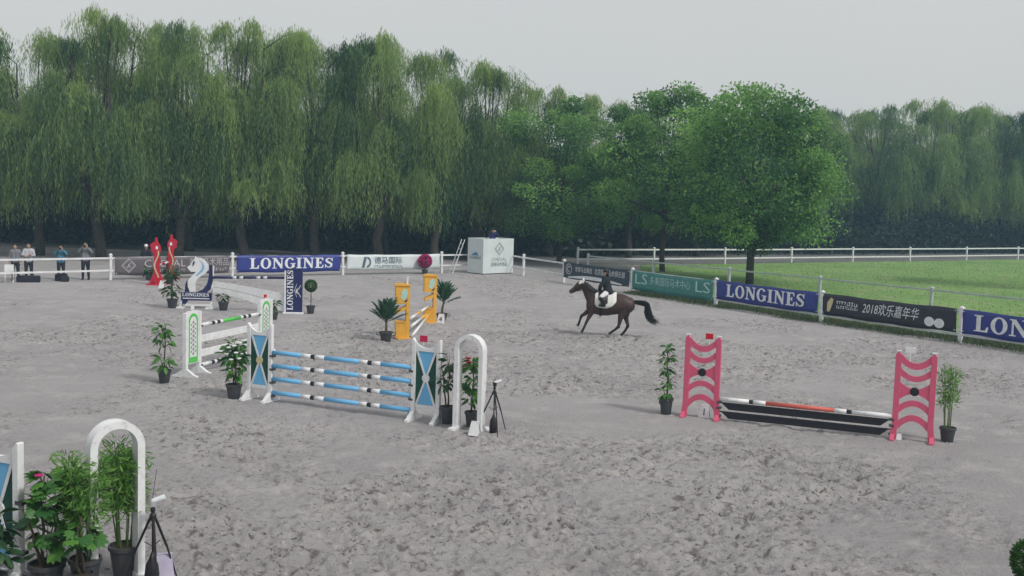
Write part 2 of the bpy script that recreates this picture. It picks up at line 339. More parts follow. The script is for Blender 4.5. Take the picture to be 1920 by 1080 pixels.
# fence lines measured on the ground
AF = [(-34.5, 38.0), (-29.4, 42.5), (-24.4, 46.96), (-19.46, 51.46), (-14.59, 55.4), (-9.4, 58.95), (-4.17, 62.5), (.64, 62.44), (2.82, 58.3), (5.96, 52.8), (9.12, 47.45), (12.27, 42.0), (15.63, 36.85), (18.9, 31.6), (22.2, 26.4)]
FF = [(4.48, 74.0), (10.25, 77.4), (16.1, 81.0), (22.25, 85.2), (28.5, 89.5), (34.9, 93.8), (41.9, 98.6), (49.0, 103.6), (56, 108.6)]
SF = [(4.6, 65.2), (8.0, 60.5), (11.37, 55.8), (14.75, 51.0), (18.10, 45.9), (21.45, 40.7), (24.8, 35.5)]
def sand():
    d = [8.5]
    while d[-1] < 76: d.append(d[-1]*1.0022)
    d = np.array(d); a = np.arange(-.62, .62, .0028); D, A = np.meshgrid(d, a, indexing='ij')
    X = D*np.tan(A)/np.cos(A)*np.cos(A); Y = D+0*A; X = D*np.tan(A)
    big = vnoise(X*.22+9, Y*.22+4)*.6+vnoise(X*.6+31, Y*.6+7)*.4
    tr = np.clip((big-.36)/.3, 0.1, 1)
    churn = np.clip((big-.4)/.22, .08, 1)
    def churned(px, py, rad, amt):      # take-off and landing ground
        nonlocal tr, churn
        e = amt*np.exp(-(((X-px)**2+(Y-py)**2)/rad**2))*(.55+.9*vnoise(X*1.7+px, Y*1.7+py)); tr = np.minimum(1.15, tr+e); churn = np.minimum(1.15, churn+e)
    for cx, cy, nx, ny in ((-3.55, 22.2, .41, .91), (6.05, 21.65, .38, .92), (-7.3, 27.6, .96, -.28), (-3.1, 36, .99, -.12), (-10, 40, .2, .98), (-16.8, 51.3, .99, .12)):
        for k in (-2.6, 2.4): churned(cx+nx*k, cy+ny*k, 1.5, .9)
    way = [(13, 24), (12.4, 30), (9.5, 34), (4.5, 35.8), (-.5, 35), (-4.5, 31), (-7, 24), (-6, 19), (-2, 15.5), (3, 15), (6.3, 18)]
    for (ax, ay), (bx, by) in zip(way[:-1], way[1:]):
        for k in range(8): t_ = k/8; churned(ax+(bx-ax)*t_, ay+(by-ay)*t_, .85, .3)
    def rid(s, ox): return 1-np.abs(vnoise(X*s+ox, Y*s+ox*1.7)*2-1)
    h = (vnoise(X*1.1+3, Y*1.1)-.5)*.03 + tr*((vnoise(X*4.2+11, Y*4.2+5)-.5)*.075+(rid(7.5, 17)-.6)*.05+(vnoise(X*13+2, Y*13+8)-.5)*.055)
    pits = np.clip((vnoise(X*5.2+50, Y*5.2+60)-.72)/.1, 0, 1)*tr; h -= pits*.06
    def prints(cell, rad, dep, prob, sd):      # hoofprints: an oval pit with a pushed-up rim
        nonlocal h
        ci = np.floor(X/cell).astype(int); cj = np.floor(Y/cell).astype(int); rs = np.random.RandomState(sd); J = rs.rand(3, 512, 512)
        for a_ in (-1, 0, 1):
            for b_ in (-1, 0, 1):
                u, v_ = (ci+a_) % 512, (cj+b_) % 512; cx = (ci+a_+J[0, u, v_])*cell; cy = (cj+b_+J[1, u, v_])*cell; q = np.hypot(X-cx, (Y-cy)*.85)/rad
                on = (J[2, u, v_] < prob*tr); h = h-on*dep*np.clip(1-q*q, 0, 1)+on*dep*.38*np.exp(-((q-1.35)/.3)**2)
    prints(.42, .085, .055, .75, 1); prints(.3, .06, .04, .6, 2)
    h = np.clip(h, -.085, .075)
    # flatter along and beyond the fences
    def inside():
        s = np.full(X.shape, 1e9)
        for (x0, y0), (x1, y1) in zip(AF[:-1], AF[1:]):
            nx, ny = (y1-y0), -(x1-x0); l = math.hypot(nx, ny); s = np.minimum(s, ((X-x0)*nx+(Y-y0)*ny)/l)
        return s
    k = np.clip(inside()/1.2, 0.06, 1); h = h*k
    nr, nc = X.shape; V = np.stack([X, Y, h], -1).reshape(-1, 3)
    i = np.arange(nr*nc).reshape(nr, nc); F = np.stack([i[:-1, :-1], i[:-1, 1:], i[1:, 1:], i[1:, :-1]], -1).reshape(-1, 4)
    me = bpy.data.meshes.new('arena_sand'); me.vertices.add(len(V)); me.vertices.foreach_set('co', V.ravel())
    me.loops.add(F.size); me.loops.foreach_set('vertex_index', F.ravel()); me.polygons.add(len(F)); me.polygons.foreach_set('loop_start', np.arange(len(F))*4)
    me.polygons.foreach_set('use_smooth', np.ones(len(F), bool)); me.update(calc_edges=True)
    at = me.attributes.new('churn', 'FLOAT', 'POINT'); at.data.foreach_set('value', churn.ravel().astype(np.float32))
    struct(link_mesh('arena_sand', me, M['sand']))
sand()
edge = []
for (x0, y0), (x1, y1) in zip(AF[9:-1], AF[10:]):
    for q in range(12):
        t = q/12; j = rnd.uniform(-.25, .3); edge.append((x0+(x1-x0)*t+.75-j*.85, y0+(y1-y0)*t+.45-j*.5))
field = edge+[(26, 20), (100, 20), (100, 140), (57, 108.2)]+[(x, y-.4) for x, y in FF[::-1]][1:-1]+[(9.0, 75.5), (8.0, 66), (6.8, 58)]
struct(sheet('grass_field', field, .022, M['grass']))
def blades(name, n, gen, hmin, hmax, seed, m='grassblade'):
    g = np.random.default_rng(seed); P = gen(g, n); D = g.normal(size=(n, 3))*.45; D[:, 2] = 1
    o = link_mesh(name, leaves(name, P, D, g.uniform(hmin, hmax, n), .03, g.random(n), g), M[m]); struct(o, 'stuff'); return o
def verge(g, n):
    k = g.integers(9, len(AF)-1, n); t = g.random(n); A = np.array(AF); p = A[k]+(A[np.minimum(k+1, len(A)-1)]-A[k])*t[:, None]
    off = g.normal(.35, .38, n); dens = vnoise(p[:, 0]*1.3, p[:, 1]*1.3+off); off = off+(dens-.5)*.8
    return np.stack([p[:, 0]+off*.85, p[:, 1]+off*.5, np.full(n, .005)], 1)
blades('verge_grass', 26000, verge, .06, .24, 3, 'weed')['label'] = 'tufts of rough grass and weeds along the right-hand fence foot'
def infield(g, n):
    out = []
    while len(out) < n:
        y = g.uniform(38, 95); x = g.uniform(5, 50)
        fx = 12.27+(42-y)*.61; bx = FF[0][0]+(y-FF[0][1])*1.5
        if x > fx+.6 and (y < 74 or x > bx+.5) and x > 7.2: out.append((x, y, .02))
    return np.array(out)
blades('field_grass', 16000, infield, .05, .14, 4)['label'] = 'short uneven grass blades across the paddock behind the right fence'
# low hazy hill far behind the willows
def hill():
    vs = []; fs = []; n = 60
    for i in range(n+1):
        x = -180+i*6.0; z = 7+4*math.sin(i*.21)+2*math.sin(i*.7+1)
        vs += [(x, 158, -.5), (x, 170, max(z, 4)), (x, 186, -.5)]
    for i in range(n):
        for j in (0, 1): a = i*3+j; fs.append((a, a+3, a+4, a+1))
    me = bpy.data.meshes.new('hills'); me.from_pydata(vs, [], fs); me.update()
    struct(link_mesh('hills', me, mat('distant_wooded_hill', (.06, .09, .07), .95, dirt=(.04, .065, .05), scale=.08)))
hill()

# ---------------------------------------------------------------- trees
def limb(mb, p0, p1, r0, r1, bow, g, n=7, k=7):
    p0 = np.array(p0); p1 = np.array(p1); P = []
    for i in range(n):
        t = i/(n-1); q = p0*(1-t)+p1*t; q = q+np.array(bow)*math.sin(math.pi*t)+(g.normal(size=3)*.06 if 0 < i < n-1 else 0); P.append(q)
    mb.tube(P, [r0+(r1-r0)*(i/(n-1))**.8 for i in range(n)], k); return P
def willow_data(seed, H, Rr, nst=68, nl=28):
    g = np.random.default_rng(seed); mb = MB(); zf = H*g.uniform(.16, .24); lean = g.normal(size=2)*.25
    limb(mb, (0, 0, -.1), (lean[0], lean[1], zf), .34, .26, (0, 0, 0), g, 5, 10)
    heads = []
    nlimb = 9
    for i in range(nlimb):
        a = 2*math.pi*(i+g.uniform(-.3, .3))/nlimb; rr = Rr*g.uniform(.25, .62); zt = H*g.uniform(.66, .93) if i % 2 else H*g.uniform(.5, .72)
        P = limb(mb, (lean[0], lean[1], zf-.1), (rr*math.cos(a), rr*math.sin(a), zt), .17, .045, (math.cos(a)*.5, math.sin(a)*.5, -.3), g, 8)
        for j in range(5):
            t = int(g.integers(3, 8)); b = a+g.normal()*.9; l = g.uniform(.7, 2.3)
            e = P[t]+np.array([math.cos(b)*l, math.sin(b)*l, g.uniform(.1, 1.4)]); e[2] = min(e[2], H*.985)
            limb(mb, P[t], e, .04, .014, (0, 0, .2), g, 4, 4); heads.append(e)
    for i in range(4):
        e = np.array([g.normal()*.8, g.normal()*.8, H*g.uniform(.9, 1.0)]); heads.append(e); limb(mb, (lean[0]*.5, 0, H*.45), e, .1, .015, (.2, .1, 0), g, 5, 5)
    heads = np.array(heads); nh = len(heads)
    hi = np.repeat(np.arange(nh), nst); Ns = len(hi); st = heads[hi]+g.normal(size=(Ns, 3))*[.3, .3, .24]
    rad = st[:, :2]/np.maximum(np.linalg.norm(st[:, :2], axis=1, keepdims=True), .4); out = rad*.45+g.normal(size=(Ns, 2))*.72
    reach = g.uniform(.3, 1.35, Ns); top = np.clip((st[:, 2]/H-.8)/.2, 0, 1)
    Ls = g.uniform(1.5, 4.8, Ns)*(1-.45*top); low = np.clip(g.uniform(2.0, 6.2, nh)[hi]+g.normal(size=Ns)*.5, 1.6, 9); Ls = np.clip(Ls, .5, np.maximum(st[:, 2]-low, .6))
    s = np.tile(np.linspace(.02, 1, nl), (Ns, 1))*Ls[:, None]+g.uniform(-.06, .06, (Ns, nl))
    k = 1-np.exp(-np.abs(s)/.8); sway = g.normal(size=(Ns, 2))*.05
    X = st[:, 0, None]+out[:, 0, None]*reach[:, None]*k+sway[:, 0, None]*s; Y = st[:, 1, None]+out[:, 1, None]*reach[:, None]*k+sway[:, 1, None]*s
    Z = st[:, 2, None]+.32*np.sin(np.clip(s/.9, 0, math.pi))-s*.98
    P = np.stack([X, Y, Z], -1).reshape(-1, 3)+g.normal(size=(Ns*nl, 3))*.05; n = len(P)
    D = np.stack([g.normal(size=n)*.22, g.normal(size=n)*.22, -np.ones(n)], 1)
    ht = g.normal(.55, .3, nh); tone = np.repeat(ht[hi]+g.normal(size=Ns)*.14, nl)+g.normal(size=n)*.12
    return mb.mesh('trunk', True), leaves('crown', P, D, g.uniform(.22, .4, n), g.uniform(.024, .044, n), tone, g)
def broad_data(seed, H, Rr, zb, nc=120, nl=260, tr=.2, cx=0, ls=1.0):
    g = np.random.default_rng(seed); mb = MB(); zc = (H+zb)/2; hz = (H-zb)/2
    limb(mb, (0, 0, -.1), (cx*.3, 0, zb+hz*.5), tr, tr*.7, (0, 0, 0), g, 5, 10)
    C = []
    while len(C) < nc:
        v = g.normal(size=3); v /= np.linalg.norm(v); v = v/(np.abs(v)**3).sum()**(1/3); r = g.uniform(.5, 1.0)**.7
        t = (v[2]*r+1)/2; wd = Rr*(.96-.14*t)*(1 if t > .12 else .8)      # fuller low, tapering to the top
        C.append((cx+v[0]*r*wd, v[1]*r*wd, zc+v[2]*r*hz))
    C = np.array(C)
    for i in range(0, nc, 3): limb(mb, (cx*.3, 0, min(zb+hz*.5, max(zb*.8, C[i, 2]-1.6))), C[i], .07, .012, (0, 0, -.15), g, 5, 4)
    hi = np.repeat(np.arange(nc), nl); n = len(hi); sz = g.uniform(.5, 1.3, nc)*Rr/3.7
    v = g.normal(size=(n, 3)); v /= np.linalg.norm(v, axis=1, keepdims=True); rr = g.uniform(.25, 1.05, n)**.6
    P = C[hi]+v*rr[:, None]*sz[hi][:, None]*[1.1, 1.1, .72]; P[:, 2] -= .1*rr
    D = v*.6+g.normal(size=(n, 3))*.5; D[:, 2] -= .25
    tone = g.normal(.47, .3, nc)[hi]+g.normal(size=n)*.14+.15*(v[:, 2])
    return mb.mesh('trunk', True), leaves('crown', P, D, g.uniform(.13, .25, n)*ls, g.uniform(.08, .15, n)*ls, tone, g)
def tree(name, label, data, loc, rz, s, m, group):
    t = thing(name, label, 'tree', loc, rz, group); t.scale = s if hasattr(s, '__len__') else (s,)*3
    link_mesh('trunk', data[0], M['trunk'], t); link_mesh('crown', data[1], m, t); return t
WV = [willow_data(11, 15, 4.6), willow_data(23, 15, 4.2), willow_data(37, 15, 4.8), willow_data(58, 15, 4.4)]
wl = [(-34.5, 65, 0, .93, 'weeping willow at the left picture edge, above the photographers'), (-30.0, 67.5, 1, .95, 'weeping willow second from the left edge, behind the photographer in a blue shirt'),
      (-25.6, 66.2, 2, 1.02, 'tallest weeping willow of the left row, its loose top rising above its neighbours'), (-21.3, 68.0, 3, 1.0, 'weeping willow behind the red pair of dragon jump wings'),
      (-17.2, 68.6, 0, 1.02, 'weeping willow behind the post between taupe and navy banners'), (-13.2, 70.6, 1, 1.0, 'weeping willow behind the navy banner on the back fence'),
      (-9.0, 71.0, 2, 1.0, 'weeping willow behind the left half of the white banner'), (-5.6, 73.5, 3, .98, 'weeping willow behind the magenta flowers and right half of the white banner'),
      (-2.2, 76.5, 2, .94, 'weeping willow standing behind the white camera platform')]
for i, (x, y, k, s, lb) in enumerate(wl):
    tree('willow_tree', lb, WV[k], (x, y, -.09), i*2.1+.4, (s*1.02, s*1.02, s), M['willow'], 'weeping willows behind the back fence')
wb = [(-38, 76), (-31.5, 80), (-24.0, 79), (-16.5, 82), (-10, 83), (-3.6, 85), (3.0, 86), (9.5, 88), (16.0, 93)]
for i, (x, y) in enumerate(wb):
    s = (1.08, 1.04, 1.1, 1.08, 1.06, .98, .9, .85, .85)[i]
    tree('willow_tree', 'second-row willow seen through gaps, ' + ('far left end', 'behind the second willow', 'behind the tallest willow', 'between the red wings and the navy banner', 'behind the white banner', 'left of the camera platform', 'right of the camera platform', 'behind the middle broadleaf tree', 'left of the largest broadleaf tree')[i],
         WV[(i+2) % 4], (x, y, -.09), i*1.3+.9, s, M['willow'], 'second row of willows')
wf = [(20, 106, .8), (26, 112, .93), (32.5, 116, .98), (39.5, 117, 1.06), (46.5, 119, 1.12), (53.5, 121, 1.1), (60.5, 123, 1.12), (68, 126, 1.05)]
for i, (x, y, s) in enumerate(wf):
    tree('willow_tree', 'hazy distant willow beyond the far paddock fence, ' + ('half hidden behind the big broadleaf tree', 'nearest to the big broadleaf tree', 'second from the big broadleaf tree', 'third from the big broadleaf tree', 'tallest, fourth from the big broadleaf tree', 'fifth from the big broadleaf tree', 'near the right picture edge', 'at the right picture edge')[i],
         WV[i % 4], (x, y, -.09), i*1.7+2.2, (s*1.15, s*1.15, s), M['willow_far'], 'distant willows beyond the paddock')
for i, (x, y, s) in enumerate([(29, 124, 1.0), (36, 127, 1.08), (43.5, 129, 1.1), (51, 131, 1.14), (59, 134, 1.15), (67, 137, 1.15)]):
    tree('willow_tree', 'hazy rear willow filling gaps behind the distant paddock willows, ' + ('leftmost', 'second from left', 'third from left', 'third from right', 'second from right', 'rightmost')[i],
         WV[(i+1) % 4], (x, y, -.09), i*2.3+.7, (s*1.15, s*1.15, s), M['willow_far'], 'distant willows beyond the paddock')
tree('broadleaf_tree', 'largest round broadleaf tree, behind the right navy banner', broad_data(5, 10.9, 4.9, 2.4, 125, 380, .24), (13.62, 61.1, -.02), .3, 1, M['plane'], 'broadleaf trees by the right fence')
tree('broadleaf_tree', 'slim broadleaf tree with bare dark trunk, behind the teal banner', broad_data(6, 11.8, 4.3, 3.0, 84, 400, .2), (9.8, 69.6, -.02), 1.2, 1, M['plane'], 'broadleaf trees by the right fence')
tree('broadleaf_tree', 'broadleaf tree just right of the white camera platform', broad_data(8, 11.2, 4.7, 2.2, 92, 400, .2), (3.2, 75.0, -.02), 2.0, 1, M['plane'], 'broadleaf trees by the right fence')
tree('broadleaf_tree', 'bright broadleaf tree mostly outside the right picture edge', broad_data(9, 11.4, 3.4, 6.6, 46, 330, .16), (34.6, 62.0, -.02), 2.7, 1, M['plane'], None)
def woodland():
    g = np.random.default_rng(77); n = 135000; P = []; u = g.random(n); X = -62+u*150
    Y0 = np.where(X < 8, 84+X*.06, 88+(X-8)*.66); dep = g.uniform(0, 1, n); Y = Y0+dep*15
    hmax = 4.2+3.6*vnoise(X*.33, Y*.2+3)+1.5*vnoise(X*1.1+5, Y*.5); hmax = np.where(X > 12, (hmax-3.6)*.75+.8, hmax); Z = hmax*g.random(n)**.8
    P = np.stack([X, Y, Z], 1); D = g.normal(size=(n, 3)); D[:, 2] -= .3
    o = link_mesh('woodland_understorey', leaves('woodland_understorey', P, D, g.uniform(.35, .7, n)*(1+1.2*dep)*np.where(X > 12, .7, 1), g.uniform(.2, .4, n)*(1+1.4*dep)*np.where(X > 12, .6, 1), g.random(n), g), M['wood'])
    struct(o, 'stuff'); o['label'] = 'tangled undergrowth under the trees, their deep shade put into its leaf colour'
woodland()

# ---------------------------------------------------------------- fences
post_mb = MB().box(-.06, .06, -.06, .06, -.15, 1.2); post_mb.add([(-.075,-.075,1.2),(.075,-.075,1.2),(.075,.075,1.2),(-.075,.075,1.2),(-.075,-.075,1.235),(.075,-.075,1.235),(.075,.075,1.235),(-.075,.075,1.235),(0,0,1.3)],
    [(0,3,2,1),(0,1,5,4),(1,2,6,5),(2,3,7,6),(3,0,4,7),(4,5,8),(5,6,8),(6,7,8),(7,4,8)])
post_me = post_mb.mesh('post'); post_me.materials.append(M['fence_white'])
brk = MB().box(-.085, .085, -.085, .085, .4, .5).box(-.085, .085, -.085, .085, 1.0, 1.1).mesh('bracket'); brk.materials.append(M['fence_white'])
def fence(name, label, pts, zs, skip=(), m=None, r=.045, hs=1.0, brackets=True, group=None, nopost=()):
    f = thing(name, label, 'fence', (pts[0][0], pts[0][1], 0), 0, group); o = Vector((pts[0][0], pts[0][1], 0))
    for i, p in enumerate(pts):
        q = Vector((p[0], p[1], 0)); nx = pts[min(i+1, len(pts)-1)]; pv = pts[max(i-1, 0)]; a = math.atan2(nx[1]-pv[1], nx[0]-pv[0])
        po = None if i in nopost else link_mesh('post', post_me, None, f, q-o, (R(rnd.uniform(-.8, .8)), R(rnd.uniform(-.8, .8)), a), (1, 1, hs))
        if m and po: po.data = po.data.copy(); po.data.materials[0] = m
        if brackets and po: link_mesh('bracket', brk, None, po)
        if i+1 < len(pts) and i not in skip:
            d = Vector((nx[0]-p[0], nx[1]-p[1], 0)); L = d.length; e = math.atan2(d.y, d.x)
            for z in zs:
                mb = MB(); mb.box(.055, L-.055, -.02, .02, z*hs-r, z*hs+r)
                mb.build('rail', m or M['fence_white'], f, q-o, (0, R(rnd.uniform(-.1, .1)), e), bevel=.008)
    return f
fence('arena_fence', 'white two-rail fence running along the left and back of the sand arena', AF[:7], (.45, 1.06), (), group='white paddock fences')
fence('arena_fence', 'short white fence length turning the corner right of the white camera platform', [(-.2, 64.6), (.64, 62.44), (2.82, 58.3)], (.45, 1.06), group='white paddock fences')
fence('arena_fence', 'short white fence end tucked behind the left side of the camera platform', [(-4.17, 62.5), (-2.55, 64.0)], (.45, 1.06), group='white paddock fences', brackets=False, nopost=(0,))
fence('arena_fence', 'white fence carrying the banners along the right side of the arena', AF[9:], (.3, 1.1), group='white paddock fences')
fence('track_fence', 'grey-white single-rail fence on the grass behind the right banners', SF, (1.13,), (), M['rail_grey'], .04, group='white paddock fences', brackets=False)
fence('paddock_fence', 'far white two-rail fence beyond the green paddock', FF, (.42, 1.1), (), None, .055, hs=.98, brackets=False, group='white paddock fences')

# ---------------------------------------------------------------- advertising banners on the fences
def board(A, B, z0, z1, m, label, inset=.14):
    A = Vector(A); B = Vector(B); d = B-A; L = d.length-2*inset; a = math.atan2(d.y, d.x); u = d.normalized(); nrm = Vector((u.y, -u.x))
    p = A+u*inset+nrm*.1
    t = thing('advertising_banner', label, 'banner', (p.x, p.y, 0), a, 'sponsor banners along the arena fence')
    n = 40; vs = []; fs = []
    for i in range(n+1):
        for j in range(6):
            x = L*i/n; z = z0+(z1-z0)*j/5; y = .010*math.sin(x*2.3+z*3)+.008*math.sin(x*6.1+z*7+A.x); e = 1 if j in (0, 5) else 0
            vs.append((x, y, z+(-.03*math.sin(math.pi*x/L)+.012*math.sin(x*3.1+A.y) if e else 0)))
    for i in range(n):
        for j in range(5): k = i*6+j; fs.append((k, k+6, k+7, k+1))
    mb = MB(); mb.add(vs, fs); o = mb.build('vinyl_sheet', m, t, smooth=True); s = o.modifiers.new('thick', 'SOLIDIFY'); s.thickness = .01; s.offset = 1
    for x in (.05, L-.05):
        for z in (z0+.08, z1-.08): MB().box(x-.02, x+.02, -.03, .05, z-.015, z+.015).build('tie', M['fence_white'], t)
    return t, L
def serif_on(t, word, cx, z, h, length, m, name='lettering'):
    w = length/serif_len(word); mb = MB(); serif(mb, word, cx-length/2, z, h, w, -.036, -.028); return mb.build(name, m, t)
def text_on(t, body, cx, cz, size, m, width=None, name='lettering', y=-.034, shear=0):
    me = text_mesh(body, size, width, shear); return link_mesh(name, me, m, t, (cx, y, cz))
def small_print(t, cx, cz, h, m, width, seed, y=-.034):      # print too small to read: a row of short strokes
    g = random.Random(seed); mb = MB(); x = cx-width/2
    while x < cx+width/2:
        w = h*g.uniform(.4, .8); k = g.randrange(3)
        if k != 1: mb.box(x, x+w, y, y+.003, cz+h*.3, cz+h*.5)
        if k != 2: mb.box(x, x+w*.9, y, y+.003, cz-h*.5, cz-h*.3)
        mb.box(x+w*.3, x+w*.6, y, y+.003, cz-h*.28, cz+h*.28); x += w*1.35
    o = mb.build('small_print', m, t); o['kind'] = 'stuff'; return o
def diamond(t, cx, cz, r, m, y=-.026):
    mb = MB()
    for ro, ri in ((r, r*.86), (r*.72, r*.66)):
        for k in range(4):
            a0, a1 = k*math.pi/2, (k+1)*math.pi/2
            mb.add([(cx+ro*math.cos(a0), y, cz+ro*math.sin(a0)), (cx+ro*math.cos(a1), y, cz+ro*math.sin(a1)), (cx+ri*math.cos(a1), y, cz+ri*math.sin(a1)), (cx+ri*math.cos(a0), y, cz+ri*math.sin(a0))], [(0, 3, 2, 1)])
    mb.strip([(cx-.25*r, cz-.3*r), (cx-.05*r, cz+.12*r), (cx+.12*r, cz+.32*r)], [(cx-.12*r, cz-.34*r), (cx+.06*r, cz+.05*r), (cx+.24*r, cz+.26*r)], y, y+.002)
    mb.strip([(cx-.02*r, cz+.1*r), (cx+.2*r, cz-.05*r), (cx+.2*r, cz-.3*r)], [(cx-.04*r, cz+.0*r), (cx+.1*r, cz-.1*r), (cx+.1*r, cz-.32*r)], y, y+.002)
    return mb.build('logo', m, t)
t, L = board(AF[3], AF[4], .24, 1.12, M['brownad'], 'taupe banner with a diamond logo and pale CHEVAL lettering on the back fence', .2)
diamond(t, .65, .7, .36, M['print_taupe']); text_on(t, 'CHEVAL', 2.45, .76, .5, M['print_taupe'], 2.1); text_on(t, '名驹马术用品', 4.75, .78, .42, M['print_taupe'], 2.1)
small_print(t, 4.75, .44, .15, M['print_taupe'], 1.8, 1); small_print(t, 2.45, .43, .13, M['print_taupe'], 1.9, 2)
t, L = board(AF[4], AF[5], .24, 1.14, M['navyad'], 'navy banner with large white serif LONGINES on the back fence', .2); serif_on(t, 'LONGINES', L*.52, .42, .56, 4.75, M['print_white'])
t, L = board(AF[5], AF[6], .28, 1.14, M['whitead'], 'white banner with a grey D logo on the back fence behind magenta flowers', .2)
mb = MB(); mb.prism([(.9, .4), (1.06, .4), (1.2, 1.0), (1.04, 1.0)], -.03, -.022); ring_seg(mb, 1.18, .7, .32, .2, R(-80), R(80), -.03, -.022, .9); mb.build('logo', M['print_slate'], t)
text_on(t, '德马国际', 2.55, .78, .42, M['print_slate'], 1.75); small_print(t, 2.55, .46, .13, M['print_slate'], 1.75, 3)
t, L = board(AF[8], AF[9], .3, 1.16, M['slatead'], 'dark slate banner with white swoosh, on the fence behind the rider', .12)
mb = MB(); ring_seg(mb, .55, .8, .3, .24, 0, 2*math.pi, -.03, -.022); ring_seg(mb, .55, .8, .17, .1, .5, 5.2, -.03, -.022); mb.build('logo', M['print_taupe'], t)
text_on(t, '世家马业集团', 2.0, .82, .3, M['print_white'], 1.6); text_on(t, '北京国际马术俱乐部', 4.4, .82, .34, M['print_white'], 2.7)
xs = [.5+5*i/24 for i in range(25)]; mb = MB(); mb.strip([(x, .36+.16*math.sin(math.pi*(x-.5)/5)+.03) for x in xs], [(x, .33+.03*math.sin(math.pi*(x-.5)/5)) for x in xs], -.03, -.024); mb.build('swoosh', M['print_white'], t)
t, L = board(AF[9], AF[10], .22, 1.16, M['tealad'], 'teal green banner with pale LS lettering at both ends, right of the rider', .12)
text_on(t, 'LS', .75, .75, .7, M['print_mint'], .95); text_on(t, '多美国际马术中心', 2.95, .74, .44, M['print_mint'], 3.0); text_on(t, 'LS', 5.3, .75, .7, M['print_mint'], 1.0)
t, L = board(AF[10], AF[11], .36, 1.2, M['navyad'], 'navy banner with white serif LONGINES on the right fence, below the big tree', .12); serif_on(t, 'LONGINES', L*.5, .52, .54, 4.7, M['print_white'])
t, L = board(AF[11], AF[12], .36, 1.2, M['blackad'], 'black banner with a white brush-script event title on the right fence', .12)
text_on(t, '2018欢乐嘉年华', 3.15, .78, .48, M['print_white'], 2.5, shear=.25); small_print(t, 1.2, .72, .11, M['print_white'], 1.0, 4); small_print(t, 1.2, .88, .14, M['print_white'], 1.0, 5)
mb = MB(); mb.prism([(.25, .5), (.38, .5), (.5, .8), (.55, 1.0), (.42, 1.05), (.25, .85)], -.03, -.024); mb.build('emblem', M['print_gold'], t)
mb = MB(); ring_seg(mb, 4.85, .62, .17, .001, 0, 2*math.pi, -.03, -.024, 1.2); ring_seg(mb, 5.25, .6, .17, .001, 0, 2*math.pi, -.03, -.024, 1.2); mb.build('emblem', M['print_white'], t)
t, L = board(AF[12], AF[13], .36, 1.2, M['navyad'], 'navy banner cut off by the right picture edge, starting LO', .12); serif_on(t, 'LONGINES', L*.5, .5, .56, 5.0, M['print_white'])

# ---------------------------------------------------------------- jumps: standards (wings), poles, planks
def foot(t, x, m, half=.3, h=.2, w=.09):      # gusseted foot across the wing
    mb = MB(); pts = [(-half, 0), (half, 0), (half, .05), (half*.75, .07), (.06, h), (-.06, h), (-half*.75, .07), (-half, .05)]
    n = len(pts); vs = [(x-w/2, p[0], p[1]-.01) for p in pts]+[(x+w/2, p[0], p[1]-.01) for p in pts]
    mb.add(vs, [tuple(range(n-1, -1, -1)), tuple(range(n, 2*n))]+[(i, (i+1) % n, (i+1) % n+n, i+n) for i in range(n)]); return mb.build('foot', m, t, bevel=.006)
def cup(t, x, z): return MB().box(x-.05, x+.05, -.05, .05, z-.1, z-.055).build('pole_cup', M['mast'], t)
def flag(t, x, z, m, wd=.17, hg=.11, pole=.1):
    f = MB().box(x-wd/2, x+wd/2, -.012, .012, z+pole, z+pole+hg).build('flag', m, t, bevel=.004)
    MB().cyl((x, 0, z-.04), (x, 0, z+pole+.02), .012, n=6).build('flag_stick', M['white'], f)
def sub(A, B, off): d = (B-A).normalized(); return A+d*off
def pole(A, B, bands, label, r=.05, group=None, roll=0):
    A = Vector(A); B = Vector(B); d = B-A; L = d.length; t = thing('jump_pole', label, 'pole', A, 0, group); t.rotation_euler = d.to_track_quat('X', 'Z').to_euler()
    for f0, f1, m in bands:
        mb = MB(); mb.tube([(L*f0, 0, 0), (L*f1, 0, 0)], r, 16); o = mb.build('painted_band', M[m], t, smooth=False)
        for p in o.data.polygons: p.use_smooth = len(p.vertices) == 4
    return t
def jump_axes(A, B): d = Vector(B)-Vector(A); return math.atan2(d.y, d.x)

